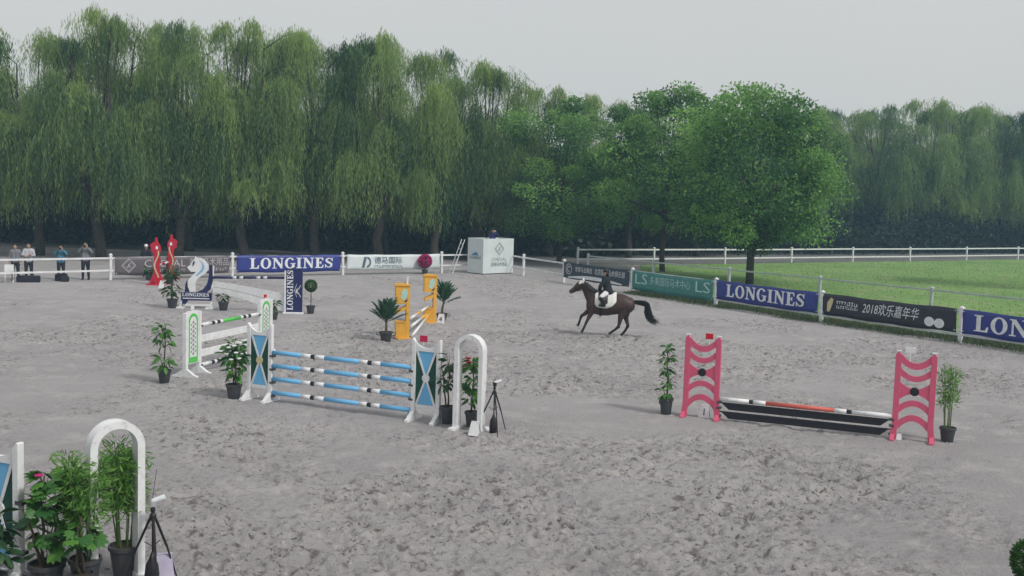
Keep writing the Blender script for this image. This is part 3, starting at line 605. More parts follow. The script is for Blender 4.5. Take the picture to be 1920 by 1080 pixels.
# blue jump wings
def blue_wing(loc, rz, label, fl=None, hl=0):
    t = thing('jump_wing', label, 'jump wing', (*loc, 0), rz, 'blue and green jump wings')
    for x in (-.285, .285):
        mb = MB(); a = -1 if x < 0 else 1; mb.prism([(x-.045, .02), (x+.045, .02), (x+.045, 1.6 if a < 0 else 1.68), (x+.02*a, 1.69), (x-.045, 1.68 if a < 0 else 1.6)], -.045, .045); mb.build('post', M['white'], t, bevel=.006); foot(t, x, M['white'])
    q = [(-.238+.476*i/12, 1.5+.1*(abs(i-6)/6)**2.2) for i in range(13)]
    MB().strip([(x, z) for x, z in q], [(x, 1.43) for x, _ in q], -.03, .03).build('top_rail', M['white'], t)
    MB().box(-.238, .238, -.03, .03, .27, .34).build('bottom_rail', M['white'], t)
    MB().box(-.238, .238, -.012, .012, .342, 1.428).build('panel', M['dgreen'], t)
    for y0, y1 in ((-.018, -.0135), (.0135, .018)):
        MB().prism([(-.2, 1.425), (.2, 1.425), (0, .9)], y0, y1).build('panel_triangle', M['skyblue'], t); MB().prism([(-.2, .345), (.2, .345), (0, .87)], y0, y1).build('panel_triangle', M['skyblue'], t)
    for y0, y1 in ((-.028, -.019), (.019, .028)):
        for sx in (-1, 1):
            MB().prism([(sx*.235, 1.428), (sx*.185, 1.428), (-.0*sx, .93), (sx*.04, .93)], y0, y1).build('cross_strip', M['white'], t)
            MB().prism([(sx*.235, .342), (sx*.185, .342), (0, .84), (sx*.04, .84)], y0, y1).build('cross_strip', M['white'], t)
    mb = MB(); mb.tube([(0, -.034, .885), (0, .034, .885)], .085, 20); mb.build('disc', M['print_gold'] if hl else M['white'], t)
    for z in (.2, .5, .79, 1.08): cup(t, .335 if fl != 'r' else -.335, z)
    if fl == 'r': flag(t, -.08, 1.6, M['pinkflag'], .17, .13, .02)
    return t
bA = Vector((-5.45, 23.06, 0)); bB = Vector((-1.68, 21.37, 0)); ba = jump_axes(bA, bB)
blue_wing(bA[:2], ba, 'white wing with blue and green hourglass panel, left end of the four-pole jump', None, 1)
blue_wing(bB[:2], ba, 'white wing with blue and green hourglass panel and crimson flag, beside the small arch', 'r')
blue_wing((-5.76, 11.9), R(-24), 'white wing with blue and green panel cut off by the left edge in the foreground')
bb = [(0, .31, 'skyblue'), (.31, .385, 'white'), (.385, .415, 'black'), (.415, .49, 'white'), (.49, .77, 'skyblue'), (.77, .82, 'white'), (.82, .85, 'black'), (.85, .89, 'white'), (.89, 1, 'skyblue')]
bb = [(0, .22, 'skyblue'), (.22, .29, 'white'), (.29, .32, 'black'), (.32, .39, 'white'), (.39, .64, 'skyblue'), (.64, .70, 'white'), (.70, .73, 'black'), (.73, .79, 'white'), (.79, 1, 'skyblue')]
for i, z in enumerate((1.08, .79, .5, .2)):
    u = (bB-bA).normalized(); a = bA+u*.34; b = bB-u*.34; pole((a.x, a.y, z), (b.x, b.y, z+rnd.uniform(-.006, .006)), bb, ('top', 'second from top', 'third from top', 'bottom')[i]+' blue and white banded pole of the four-pole jump', .048, 'blue and white poles')

# green jump
gA = Vector((-7.79, 25.9, 0)); gB = Vector((-6.80, 29.3, 0)); ga = jump_axes(gA, gB)
def green_wing(loc, rz, label, fm, side):
    t = thing('jump_wing', label, 'jump wing', (*loc, 0), rz, 'white and light green jump wings')
    for x in (-.29, .29): MB().box(x-.05, x+.05, -.05, .05, .02, 1.56).build('post', M['white'], t, bevel=.006); foot(t, x, M['white'], .34)
    A = [math.pi*i/16 for i in range(17)]
    top = [(.24*math.cos(a), 1.36+.2*math.sin(a)) for a in A]
    MB().box(-.238, .238, -.03, .03, .3, 1.59).build('panel', M['white'], t)
    for s in (-1, 1):
        y0, y1 = (-.036, -.031) if s < 0 else (.031, .036)
        mb = MB(); mb.strip([(.2*math.cos(a), 1.33+.2*math.sin(a)) for a in A], [(.14*math.cos(a), 1.33+.13*math.sin(a)) for a in A], y0, y1); mb.build('arch_stripe', M['lgreen'], t)
        for x in (-.17, .17): MB().box(x-.022, x+.022, y0, y1, .46, 1.33).build('side_stripe', M['lgreen'], t)
        MB().box(-.192, .192, y0, y1, .32, .455).build('base_stripe', M['lgreen'], t)
        for k in range(8):
            z = .54+k*.11; MB().prism([(-.05, z), (0, z-.048), (.05, z), (0, z+.048)], y0, y1).build('lattice_diamond', M['print_grey'], t)
            if k < 7: 
                for x in (-.085, .085): MB().prism([(x-.035, z+.055), (x, z+.02), (x+.035, z+.055), (x, z+.09)], y0, y1).build('lattice_diamond', M['print_grey'], t)
    flag(t, 0, 1.59, fm, .13, .09, .03)
    for z in (.28, 1.26): cup(t, .36*side, z)
    return t
green_wing(gA[:2], ga, 'white wing with light green arch and lattice, near end of the green jump', M['white'], 1)
green_wing(gB[:2], ga, 'white wing with light green arch and red flag, partly behind the blue panel wing', M['redflag'], -1)
u = (gB-gA).normalized(); a = gA+u*.37; b = gB-u*.37
gb = [(0, .16, 'white'), (.16, .21, 'black'), (.21, .25, 'white'), (.25, .3, 'black'), (.3, .35, 'white'), (.35, .66, 'lgreen'), (.66, .7, 'white'), (.7, .75, 'black'), (.75, .79, 'white'), (.79, .84, 'black'), (.84, 1, 'white')]
pole((a.x, a.y, 1.2), (b.x, b.y, 1.2), gb, 'green, white and black banded pole on top of the green jump', .048)
pole((a.x, a.y, .2), (b.x, b.y, .2), gb, 'green, white and black banded pole at the bottom of the green jump', .048)
for z, lb in ((.86, 'upper plain white plank of the green jump'), (.5, 'lower plain white plank of the green jump')):
    o = MB().box(0, (b-a).length, -.015, .015, -.09, .09).build('jump_plank', M['white'], None, (a.x, a.y, z), (0, 0, ga), bevel=.005); tag(o, lb, 'plank', 'white planks')

# arches with timing tripods
def arch(loc, rz, label):
    t = thing('arch_wing', label, 'arch', (*loc, 0), rz, 'white arches'); r = .31; A = [math.pi*i/24 for i in range(25)]
    q = r-.085; out = [(r, 0)]+[(r*math.cos(a), 1.59+r*math.sin(a)) for a in A]+[(-r, 0)]; inn = [(q, 0)]+[(q*math.cos(a), 1.59+q*math.sin(a)) for a in A]+[(-q, 0)]
    MB().strip(out, inn, -.1, .1).build('frame', M['white'], t)
    for s in (-1, 1):
        MB().box(s*(r-.0425)-.06, s*(r-.0425)+.06, -.27, .27, -.01, .06).build('foot', M['white'], t, bevel=.01)
    return t
arch((-.77, 20.65), ba, 'white round-topped arch beside the blue jump, plants standing in it')
arch((-4.52, 12.1), R(38), 'large white round-topped arch in the left foreground with bamboo in front')
def tripod(loc, rz, label, big):
    t = thing('timing_tripod', label, 'tripod', (*loc, 0), rz, 'timing tripods')
    MB().cyl((0, 0, .35), (0, 0, .86), .013, n=8).build('column', M['blackplastic'], t)
    for k in range(3):
        a = 2*math.pi*k/3+.5; c, s = math.cos(a), math.sin(a)
        l = MB().cyl((c*.03, s*.03, .79), (c*.2, s*.2, .4), .016, .014, 8).build('leg', M['blackplastic'], t); MB().cyl((c*.2, s*.2, .4), (c*.345, s*.345, -.01), .011, .009, 8).build('leg_extension', M['blackplastic'], l)
        MB().cyl((c*.1, s*.1, .5), (0, 0, .45), .006, n=6).build('brace', M['blackplastic'], t)
    MB().lathe([(.03, .76), (.04, .78), (.04, .82), (.02, .85)], 12).build('crown', M['blackplastic'], t)
    h = MB().ball((0, 0, .885), (.03, .03, .035)).build('head', M['blackplastic'], t, smooth=True); MB().cyl((0, .02, .88), (.03, .13, .84), .008, n=6).build('pan_handle', M['blackplastic'], h)
    e = MB().box(-.03, .03, -.045, .045, .925, 1.0).build('sensor_box', M['blackplastic'] if not big else M['alu'], t, bevel=.006)
    MB().cyl((.0, 0, .985), (.13, -.03, 1.03), .03, .036, 12).build('sensor_barrel', M['print_white'], t)
    MB().cyl((0, .03, 1.0), (.045, .03, 1.34 if big else 1.12), .003, n=5).build('antenna', M['blackplastic'], t)
    MB().lathe([(.03, -.01), (.075, .03), (.085, .14), (.07, .26), (.03, .34), (.012, .4)], 12, (-.02, -.06)).build('weight_bag', M['blackplastic'], t, smooth=True)
    return t
tripod((-.28, 20.5), .3, 'black tripod with sensor standing right of the small arch', False)
tripod((-4.06, 12.02), .5, 'large black tripod with white sensor and antenna in the left foreground', True)
def marker(loc, rz, label, m, s=1, sign=None):
    t = thing('number_marker', label, 'marker', (*loc, 0), rz, 'jump number markers'); t.scale = (s,)*3
    for k in (-1, 1):
        mb = MB(); mb.add([(-.15, k*.12-.008, -.01), (.15, k*.12-.008, -.01), (.1, k*.02-.008, .33), (-.1, k*.02-.008, .33), (-.15, k*.12+.008, -.01), (.15, k*.12+.008, -.01), (.1, k*.02+.008, .33), (-.1, k*.02+.008, .33)], [(0, 1, 2, 3), (7, 6, 5, 4), (0, 4, 5, 1), (1, 5, 6, 2), (2, 6, 7, 3), (3, 7, 4, 0)]); mb.build('face_board', m, t)
    MB().box(-.1, .1, -.03, .03, .331, .345).build('top_ridge', m, t)
    if sign:
        me = text_mesh(sign, .26); link_mesh('numeral', me, M['black'], t, (0, -.096, .155), (R(-16), 0, 0))
    return t
marker((-.63, 20.3), ba+.1, 'white folding number marker standing at the foot of the small arch', M['white'], .75)
marker((-4.0, 12.25), .2, 'pale lilac marker board behind the foreground tripod', M['palepurple'], .85)
marker((4.22, 22.62), jump_axes((4.1, 22.47), (8.01, 20.84)), 'white number marker under the left pink wing', M['white'], .8, '1')
marker((7.78, 20.9), jump_axes((4.1, 22.47), (8.01, 20.84)), 'small white marker lying inside the foot of the right pink wing', M['white'], .4)
marker((-2.5, 38.0), -.2, 'white A-shaped number marker beside the far orange wing', M['white'], 1.0, '4')
marker((-15.9, 48.3), -.2, 'white number marker in front of the red dragon wings', M['white'], .95)

# pink jump
pA = Vector((4.10, 22.47, 0)); pB = Vector((8.01, 20.84, 0)); pa = jump_axes(pA, pB)
def band(x0, x1, zm, ze, th, n=14):
    T = []; B = []
    for i in range(n+1):
        s = -1+2*i/n; x = (x0+x1)/2+s*(x1-x0)/2; z = zm+(ze-zm)*s*s; k = th*(1+.35*s*s); T.append((x, z+k/2)); B.append((x, z-k/2))
    return T, B
def pink_wing(loc, rz, label, fm, side):
    t = thing('jump_wing', label, 'jump wing', (*loc, 0), rz, 'pink jump wings')
    for s in (-1, 1):
        x = s*.33; mb = MB(); mb.prism([(x-.06+s*.035, .0), (x+.06+s*.035, .0), (x+.057, .35), (x+.055, 1.72), (x, 1.78), (x-.055, 1.72), (x-.057, .35)], -.04, .04); mb.build('post', M['pink'], t, bevel=.006)
        MB().box(x-.045, x+.045, -.042, .042, 1.782, 1.8).build('post_cap', M['white'], t)
        foot(t, x+s*.035, M['pink'], .2, .14, .085)
    for zm, ze, th in ((1.5, 1.65, .125), (1.25, 1.38, .11), (.765, .63, .115), (.47, .31, .125)):
        T, B = band(-.276, .276, zm, ze, th); MB().strip(T, B, -.025, .025).build('slat', M['pink'], t)
    n = 14; T = []; B = []
    for i in range(n+1): s = -1+2*i/n; T.append((s*.283, 1.05+.13*s*s)); B.append((s*.283, .95-.13*s*s))
    MB().strip(T, B, -.025, .025).build('slat', M['pink'], t)
    MB().tube([(0, -.036, 1.0), (0, .036, 1.0)], .085, 22).build('disc', M['black'], t)
    for z in (.17, .34, .46): cup(t, .39*side, z+.02)
    flag(t, .12*(1 if side > 0 else -1), 1.62, fm, .2 if side < 0 else .16, .12, .1 if side > 0 else .14); return t
pink_wing(pA[:2], pa, 'pink curved-slat jump wing with a red flag, left end of the low jump', M['redflag'], 1)
pink_wing(pB[:2], pa, 'pink curved-slat jump wing with a white flag, right end of the low jump', M['white'], -1)
u = (pB-pA).normalized(); a = pA+u*.4; b = pB-u*.4; n_ = Vector((u.y, -u.x, 0))
pole((a.x+n_.x*.0, a.y, .47), (b.x, b.y, .47), [(0, .18, 'white'), (.18, .205, 'black'), (.205, .28, 'white'), (.28, .68, 'poleRed'), (.68, .75, 'white'), (.75, .78, 'black'), (.78, 1, 'white')], 'white and red banded pole on top of the pink jump', .045)
Lp = (b-a).length
for z, lb in ((.33, 'upper black plank of the pink jump'), (.14, 'lower black plank of the pink jump')):
    pts = [(0, .05), (.05, .05), (.2, -.075), (Lp-.2, -.075), (Lp-.05, .05), (Lp, .05), (Lp, .075), (0, .075)]
    o = MB().prism(pts, -.02, .02).build('jump_plank', M['black'], None, (a.x, a.y, z), (0, 0, pa), bevel=.005); tag(o, lb, 'plank', 'black planks')

# orange jump
oA = Vector((-3.42, 33.75, 0)); oB = Vector((-2.88, 38.05, 0)); oa = jump_axes(oA, oB)
def orange_wing(loc, rz, label, white=False):
    t = thing('jump_wing', label, 'jump wing', (*loc, 0), rz, 'orange jump wings')
    MB().box(.06, .17, -.16, .16, .0, 1.68).build('post', M['orange'], t, bevel=.006)
    MB().box(-.28, .058, -.16, .16, 1.12, 1.68).build('upper_block', M['orange'], t, bevel=.01)
    A = [i/8 for i in range(9)]; MB().strip([(-.31+.5*s, 1.685+.07*math.sin(math.pi*(.25+.6*s))) for s in A], [(-.31+.5*s, 1.683) for s in A], -.19, .19).build('top_cap', M['orange'], t)
    MB().prism([(-.25, .9), (.058, 1.04), (.058, .94), (-.25, .8)], -.16, .16).build('ledge', M['orange'], t)
    MB().box(-.26, .058, -.16, .16, .0, .52).build('lower_block', M['orange'], t, bevel=.01); MB().box(-.29, .059, -.18, .18, .522, .56).build('lower_cap', M['orange'], t)
    MB().prism([(-.12, 1.3), (-.02, 1.22), (.05, 1.3), (.1, 1.45), (.08, 1.58), (-.02, 1.6), (-.1, 1.48)], -.168, -.162).build('emblem', M['print_mint'], t)
    MB().prism([(-.02, 1.17), (.08, 1.2), (.1, 1.28), (0, 1.21)], -.17, -.163).build('emblem_tail', M['navy'], t)
    MB().box(-.2, .2, -.28, .28, -.01, .04).build('foot', M['orange'], t, bevel=.008)
    if white: MB().cyl((.09, 0, 1.7), (.1, 0, 1.98), .03, n=8).build('marker_stick', M['white'], t)
    return t
orange_wing(oA[:2], R(12), 'stepped orange box wing behind the left palm, near end of the orange jump', True)
orange_wing(oB[:2], R(12), 'stepped orange box wing, far end of the orange jump', False)
pole((-3.22, 34.0, .62), (-2.98, 37.85, .6), [(0, .3, 'white'), (.3, .55, 'orange'), (.55, 1, 'white')], 'upper white and orange pole slung between the orange wings', .045, 'white poles of the orange jump')
pole((-3.2, 34.05, .36), (-2.96, 37.85, .38), [(0, .55, 'white'), (.55, 1, 'orange')], 'white and orange pole between the orange wings', .045, 'white poles of the orange jump')
pole((-3.16, 34.05, .06), (-2.9, 37.85, .38), [(0, .7, 'white'), (.7, 1, 'orange')], 'slanting lowest pole with one end on the sand, between the orange wings', .045, 'white poles of the orange jump')

# navy jump with horse-head wing, draped planks and tower wing
def hz(p): return [((x-400)/409*1.04, (905-z)/409) for x, z in p]
t = thing('horse_head_wing', 'navy jump wing shaped as a white horse head above a LONGINES sign', 'jump wing', (-12.02, 40.45, 0), R(3))
MB().prism(hz([(268,262),(290,300),(330,338),(395,332),(372,368),(302,440),(276,500),(280,572),(310,648),(388,648),(392,580),(386,512),(432,432),(540,352),(586,284),(580,222),(530,150),(470,116),(400,106),(384,92),(376,140),(340,172),(322,216)]), -.05, .0).build('horse_head', M['white'], t)
MB().strip(hz([(455,150),(500,190),(528,250),(500,320),(405,402)]), hz([(470,165),(486,200),(498,250),(470,310),(398,385)]), -.058, -.051).build('mane_stripe', M['skyblue'], t)
MB().prism(hz([(352,180),(385,160),(372,220),(345,255)]), -.058, -.051).build('eye_mark', M['navy'], t)
MB().prism(hz([(592,230),(642,222),(646,480),(612,600),(560,652),(400,652),(500,605),(560,520),(586,400)]), -.03, .02).build('crescent', M['navy'], t)
MB().prism(hz([(262,470),(274,500),(279,575),(308,650),(230,652),(240,540)]), -.03, .02).build('side_fin', M['navy'], t)
MB().prism(hz([(180,656),(632,656),(632,782),(180,782)]), -.05, .03).build('sign', M['navy'], t)
mb = MB(); serif(mb, 'LONGINES', (195-400)/409*1.04, (905-718)/409, .13, (400/409*1.04)/serif_len('LONGINES'), -.058, -.052); mb.build('lettering', M['print_white'], t)
MB().prism(hz([(205,742),(600,742),(600,756),(205,756)]), -.058, -.052).build('underline', M['print_white'], t)
MB().prism(hz([(640,228),(662,232),(640,880),(606,880)]), -.028, .022).build('post', M['white'], t); MB().prism(hz([(172,784),(196,784),(184,882),(146,882)]), -.03, .02).build('post', M['white'], t)
MB().prism(hz([(200,784),(285,784),(225,868),(188,868)]), -.03, .02).build('brace', M['navy'], t); MB().box(*[(200-400)/409*1.04, (604-400)/409*1.04], -.03, .02, .09, .16).build('cross_bar', M['white'], t)
for x in (-.56, .53): 
    MB().box(x-.14, x+.14, -.26, .26, -.01, .055).build('foot', M['white'], t, bevel=.01)
t = thing('tower_wing', 'navy tower jump wing with LONGINES lettering running upwards', 'jump wing', (-8.13, 39.7, 0), R(5))
MB().box(-.3, .3, -.06, .06, .06, 1.68).build('tower_panel', M['navy'], t, bevel=.006); MB().box(-.36, -.302, -.06, .06, .02, 1.6).build('edge_post', M['white'], t); 
MB().box(-.4, .36, -.2, .2, -.01, .058).build('base', M['white'], t, bevel=.01)
mb = MB(); Ln = serif_len('LONGINES'); serif(mb, 'LONGINES', 0, 0, .22, 1.5/Ln, -.07, -.062); mb.v = [(-.04-z, y, .13+x) for x, y, z in mb.v]; mb.build('lettering', M['print_white'], t)
mb = MB(); mb.prism([(.06, .85), (.12, .72), (.12, .98)], -.07, -.062); mb.prism([(.0, .9), (.09, .62), (.1, .62), (.02, .9)], -.069, -.062); mb.prism([(.0, .86), (.09, 1.12), (.1, 1.12), (.02, .86)], -.069, -.062); mb.prism([(.13, .8), (.24, .62), (.255, .63), (.14, .83)], -.069, -.062); mb.prism([(.13, .9), (.24, 1.08), (.255, 1.07), (.14, .88)], -.069, -.062); mb.build('winged_logo', M['print_white'], t)
def drape(name, label, zl, zr, y):
    n = 24; T = []; B = []; x0, x1 = -11.33, -8.52
    for i in range(n+1):
        s = i/n; e = s*s*(3-2*s)*.55+.45*s**1.4; x = x0+(x1-x0)*s; T.append((x, zl[1]+(zr[1]-zl[1])*e)); B.append((x, zl[0]+(zr[0]-zl[0])*e))
    mb = MB(); mb.strip(T, B, -.015, .015); mb.v = [(x-x0, yy-(x-x0)*.2, z) for x, yy, z in mb.v]; o = mb.build(name, M['white'], None, (x0, 40.3, 0)); return tag(o, label, 'plank', 'white planks')
drape('jump_plank', 'upper curved white plank sloping down to the navy tower wing', (.86, 1.06), (.42, .76), 0)
drape('jump_plank', 'lower curved white plank sloping down to the navy tower wing', (.64, .82), (.06, .38), 0)
nb = [(0, .28, 'navy'), (.28, .33, 'white'), (.33, .37, 'navy'), (.37, .42, 'white'), (.42, .60, 'navy'), (.6, .65, 'white'), (.65, .69, 'navy'), (.69, .74, 'white'), (.74, 1, 'navy')]
pole((-11.4, 40.42, 1.2), (-8.44, 39.85, 1.32), nb, 'navy and white banded pole above the curved white planks', .048)
pole((-17.0, 52.9, .9), (-16.6, 49.75, .9), [(0, .25, 'red'), (.25, .5, 'white'), (.5, .75, 'red'), (.75, 1, 'white')], 'red and white banded pole between the red dragon wings', .05)

# red dragon wings
def dragon(loc, rz, label, flip):
    t = thing('jump_wing', label, 'jump wing', (*loc, 0), rz, 'red dragon jump wings'); f = -1 if flip else 1
    P = [(-.36, 0), (.36, 0), (.3, .2), (.16, .55), (.14, .9), (.17, 1.2), (.12, 1.45), (.2, 1.62), (.17, 1.85), (.06, 2.0), (.03, 2.24), (-.06, 2.2), (-.08, 2.02), (-.2, 1.98), (-.3, 1.86), (-.24, 1.72), (-.26, 1.58), (-.14, 1.5), (-.1, 1.3), (-.15, 1.05), (-.11, .75), (-.15, .5), (-.3, .18)]
    MB().prism([(x*f, z) for x, z in P], -.05, .05).build('dragon_board', M['red'], t, bevel=.008)
    for y0, y1 in ((-.062, -.051), (.051, .062)):
        zz = [.35+i*.07 for i in range(19)]; MB().strip([(f*(.09*math.sin(z*5.2)+.035), z) for z in zz], [(f*(.09*math.sin(z*5.2)-.025), z) for z in zz], y0, y1).build('white_wave', M['print_gold'], t)
        MB().prism([(f*x, z) for x, z in ((-.05, 1.7), (.06, 1.66), (.08, 1.8), (-.02, 1.84))], y0, y1).build('face_mark', M['print_white'], t)
    MB().box(-.42, .42, -.3, .3, -.01, .06).build('foot', M['red'], t, bevel=.01)
    MB().box(-.05, .05, -.28, -.052, .06, .34).build('gusset', M['red'], t); return t
dragon((-16.56, 49.5), R(8), 'red dragon-shaped jump wing with pale wave stripe, the nearer and taller looking', False)
dragon((-17.03, 53.1), R(14), 'red dragon-shaped jump wing with pale wave stripe, the farther one half behind a plant', True)

# ---------------------------------------------------------------- potted plants
def pot(t, r=.16, h=.3, handle=False, m=None):
    p = MB().lathe([(r*.72, -.01), (r*.98, h-.05), (r*1.08, h-.05), (r*1.08, h), (r*.98, h), (r*.95, h-.03), (.01, h-.035)], 20).build('pot', m or M['pot'], t, smooth=False)
    MB().lathe([(r*.94, h-.034), (r*.5, h-.02), (.005, h-.012)], 14).build('soil', M['soil'], p)
    if handle:
        for s in (-1, 1): MB().tube([(s*r*.98, 0, h-.12), (s*(r+.09), 0, h-.1), (s*(r+.1), 0, h-.03), (s*r*1.02, 0, h-.02)], .014, 6).build('handle', m or M['pot'], p)
def leaf_mesh(L, W, lobes=0, droop=.18):
    mb = MB(); n = 6; vs = []
    if lobes:
        for k in range(lobes):
            a = (k-(lobes-1)/2)*(1.9/max(lobes-1, 1)); ll = L*(1-.25*abs(k-(lobes-1)/2)/(lobes/2)); c, s = math.cos(a), math.sin(a)
            pts = [(0, 0), (ll*.45, W*.22), (ll*.75, W*.15), (ll, 0), (ll*.75, -W*.15), (ll*.45, -W*.22)]
            mb.add([(x*c-y*s, x*s+y*c, -droop*x*x/L+.002*k) for x, y in pts], [(0, 5, 4, 3, 2, 1)])
    else:
        up = []; lo = []
        for i in range(n+1):
            t = i/n; w = W*.5*math.sin(math.pi*min(1, t*.93+.05))**.8; z = -droop*L*t*t; up.append((L*t, w, z+.25*w)); lo.append((L*t, -w, z+.25*w)); vs.append((L*t, 0, z))
        o = vs+up+lo; m_ = n+1
        mb.add(o, [(i, i+1, m_+i+1, m_+i) for i in range(n)]+[(i, 2*m_+i, 2*m_+i+1, i+1) for i in range(n)])
    return mb.mesh('leaf', True)
LM = {'big': leaf_mesh(.3, .14), 'mid': leaf_mesh(.2, .1), 'palm5': leaf_mesh(.3, .3, 5), 'palm7': leaf_mesh(.34, .3, 7), 'small': leaf_mesh(.13, .075)}
def lm(kind, m): 
    k = (kind, m)
    if k not in LM: me = LM[kind].copy(); me.materials.clear(); me.materials.append(M[m]); LM[k] = me
    return LM[k]
def leafy(loc, label, H, kind, m, seed, clumps, r=.16, ph=.3, stems=1, name='potted_plant', handle=False, lean=.06, ls=1.0):
    g = random.Random(seed); t = thing(name, label, 'plant', (*loc, 0), 0, 'potted plants on the arena'); pot(t, r, ph, handle)
    for s in range(stems):
        a = g.uniform(0, 6.28); top = Vector((math.cos(a)*lean*(s+.4), math.sin(a)*lean*(s+.4), H*(1-.12*s)-.1)); bs = Vector((math.cos(a)*.04*(stems > 1), math.sin(a)*.04*(stems > 1), ph-.03))
        MB().tube([bs.lerp(top, i/5)+Vector((g.uniform(-.02, .02), g.uniform(-.02, .02), 0)) for i in range(6)], [.02*(1-.1*i) for i in range(6)], 7).build('stem', M['wood_stem'], t, smooth=True)
    for zc, rc, n in clumps:
        cx, cy = g.uniform(-.05, .05), g.uniform(-.05, .05); n = int(n*1.25)
        for i in range(n):
            a = i*2.4+g.uniform(-.5, .5); u = g.uniform(-.95, .95); w = math.sqrt(1-u*u); rr = rc*g.uniform(.25, .8)
            p = Vector((cx+math.cos(a)*w*rr, cy+math.sin(a)*w*rr, zc+u*rr*.9)); pitch = .55*u+g.uniform(-.75, .25)
            link_mesh('leaf', lm(kind, m), None, t, p, (g.uniform(-.8, .8), -pitch, a+g.uniform(-.4, .4)), ls*g.uniform(.6, 1.1))
            if i % 2 == 0: MB().cyl((cx*.5, cy*.5, max(zc-rc*.7, ph)), p, .006, .004, 5).build('leaf_stalk', M['stem'], t)
    return t
leafy((-8.11, 24.8), 'tall two-tiered leafy plant in a dark pot left of the green jump', 1.45, 'mid', 'leaf', 1, [(1.22, .26, 34), (.98, .22, 16), (.5, .24, 20)], .15, .3)
leafy((-6.04, 23.15), 'bushy plant with pale flowers in a dark pot left of the blue jump', 1.36, 'mid', 'leaf', 2, [(1.16, .24, 30), (.9, .32, 46), (.62, .3, 26)], .17, .32, 2, ls=1.1)
leafy((-1.22, 21.2), 'sparse dark-leaved plant between the blue jump wing and small arch', 1.42, 'mid', 'leafd', 3, [(1.24, .28, 20), (.84, .28, 26)], .15, .36, 2, lean=.1)
leafy((-.72, 20.95), 'tall green climbing plant standing inside the small arch', 1.5, 'mid', 'leaf', 4, [(1.3, .17, 18), (1.05, .18, 20), (.8, .18, 20), (.55, .17, 14)], .14, .32)
leafy((3.42, 22.85), 'slender climbing plant in a dark pot left of the pink jump', 1.58, 'small', 'leaf', 5, [(1.42, .12, 14), (1.2, .15, 16), (.95, .15, 16), (.7, .16, 16), (.48, .2, 18)], .145, .36, ls=1.2)
leafy((-12.85, 40.2), 'tall loose-leaved plant in a dark pot left of the horse-head wing', 1.6, 'mid', 'leafd', 6, [(1.35, .3, 22), (1.05, .36, 26), (.7, .36, 26)], .2, .36, 3, ls=1.2)
leafy((-10.86, 40.0), 'low dark-leaved plant in a dark pot right of the horse-head wing', .66, 'mid', 'leafd', 7, [(.5, .26, 24)], .19, .33, 2)
leafy((-8.42, 37.6), 'low dark plant behind the red-flagged green jump wing', .8, 'mid', 'leafd', 8, [(.55, .28, 30)], .15, .26, 2)
leafy((-16.2, 50.3), 'low dark plant in front of the red dragon wings', 1.0, 'mid', 'leafd', 9, [(.65, .34, 34)], .18, .3, 2, ls=1.2)
leafy((-17.75, 51.9), 'small green plant left of the red dragon wings by the taupe banner', .75, 'mid', 'leafd', 19, [(.5, .3, 28)], .16, .28, 2, ls=1.2)
leafy((-5.17, 11.75), 'big-leaved plant with a purple bloom in the left foreground', 1.42, 'palm5', 'leaf', 10, [(1.28, .2, 15), (1.0, .32, 26), (.7, .3, 22), (.48, .26, 10)], .19, .32, 3, ls=.6, lean=.1)
leafy((-5.62, 11.35), 'dark-leaved plant low in the left foreground corner', 1.05, 'mid', 'leafd', 12, [(.8, .3, 40), (.55, .3, 24)], .17, .3, 3)
leafy((-4.72, 11.62), 'yellow-green broad-leaved plant low between the foreground bamboos', 1.0, 'palm5', 'leaf', 13, [(.72, .26, 26)], .12, .26, 2, ls=.6)
def flowers(root_label_obj, pts, m, r): 
    for p in pts:
        mb = MB(); mb.ball(p, (r, r, r*.7), 10, 6)
        for k in range(6): a = k*1.05; mb.ball((p[0]+math.cos(a)*r*.9, p[1]+math.sin(a)*r*.9, p[2]+.005), (r*.62, r*.62, r*.4), 8, 5)
        mb.build('blossom', m, root_label_obj)
for o in list(col.objects):
    if o.parent is None and o.get('label', '').startswith('big-leaved plant with a purple'): flowers(o, [(-.02, -.14, 1.36)], M['blossom'], .035)
    if o.parent is None and o.get('label', '').startswith('bushy plant with pale'): flowers(o, [(-.06, -.24, 1.16), (.06, -.25, 1.2), (.1, -.24, 1.05), (-.1, -.25, 1.02), (.0, -.26, .9), (.16, -.2, .92)], M['print_white'], .035)
    if o.parent is None and o.get('label', '').startswith('tall green climbing plant standing'): flowers(o, [(-.1, -.1, 1.4), (-.09, -.11, 1.32), (-.1, -.1, 1.24)], M['redflag'], .04)
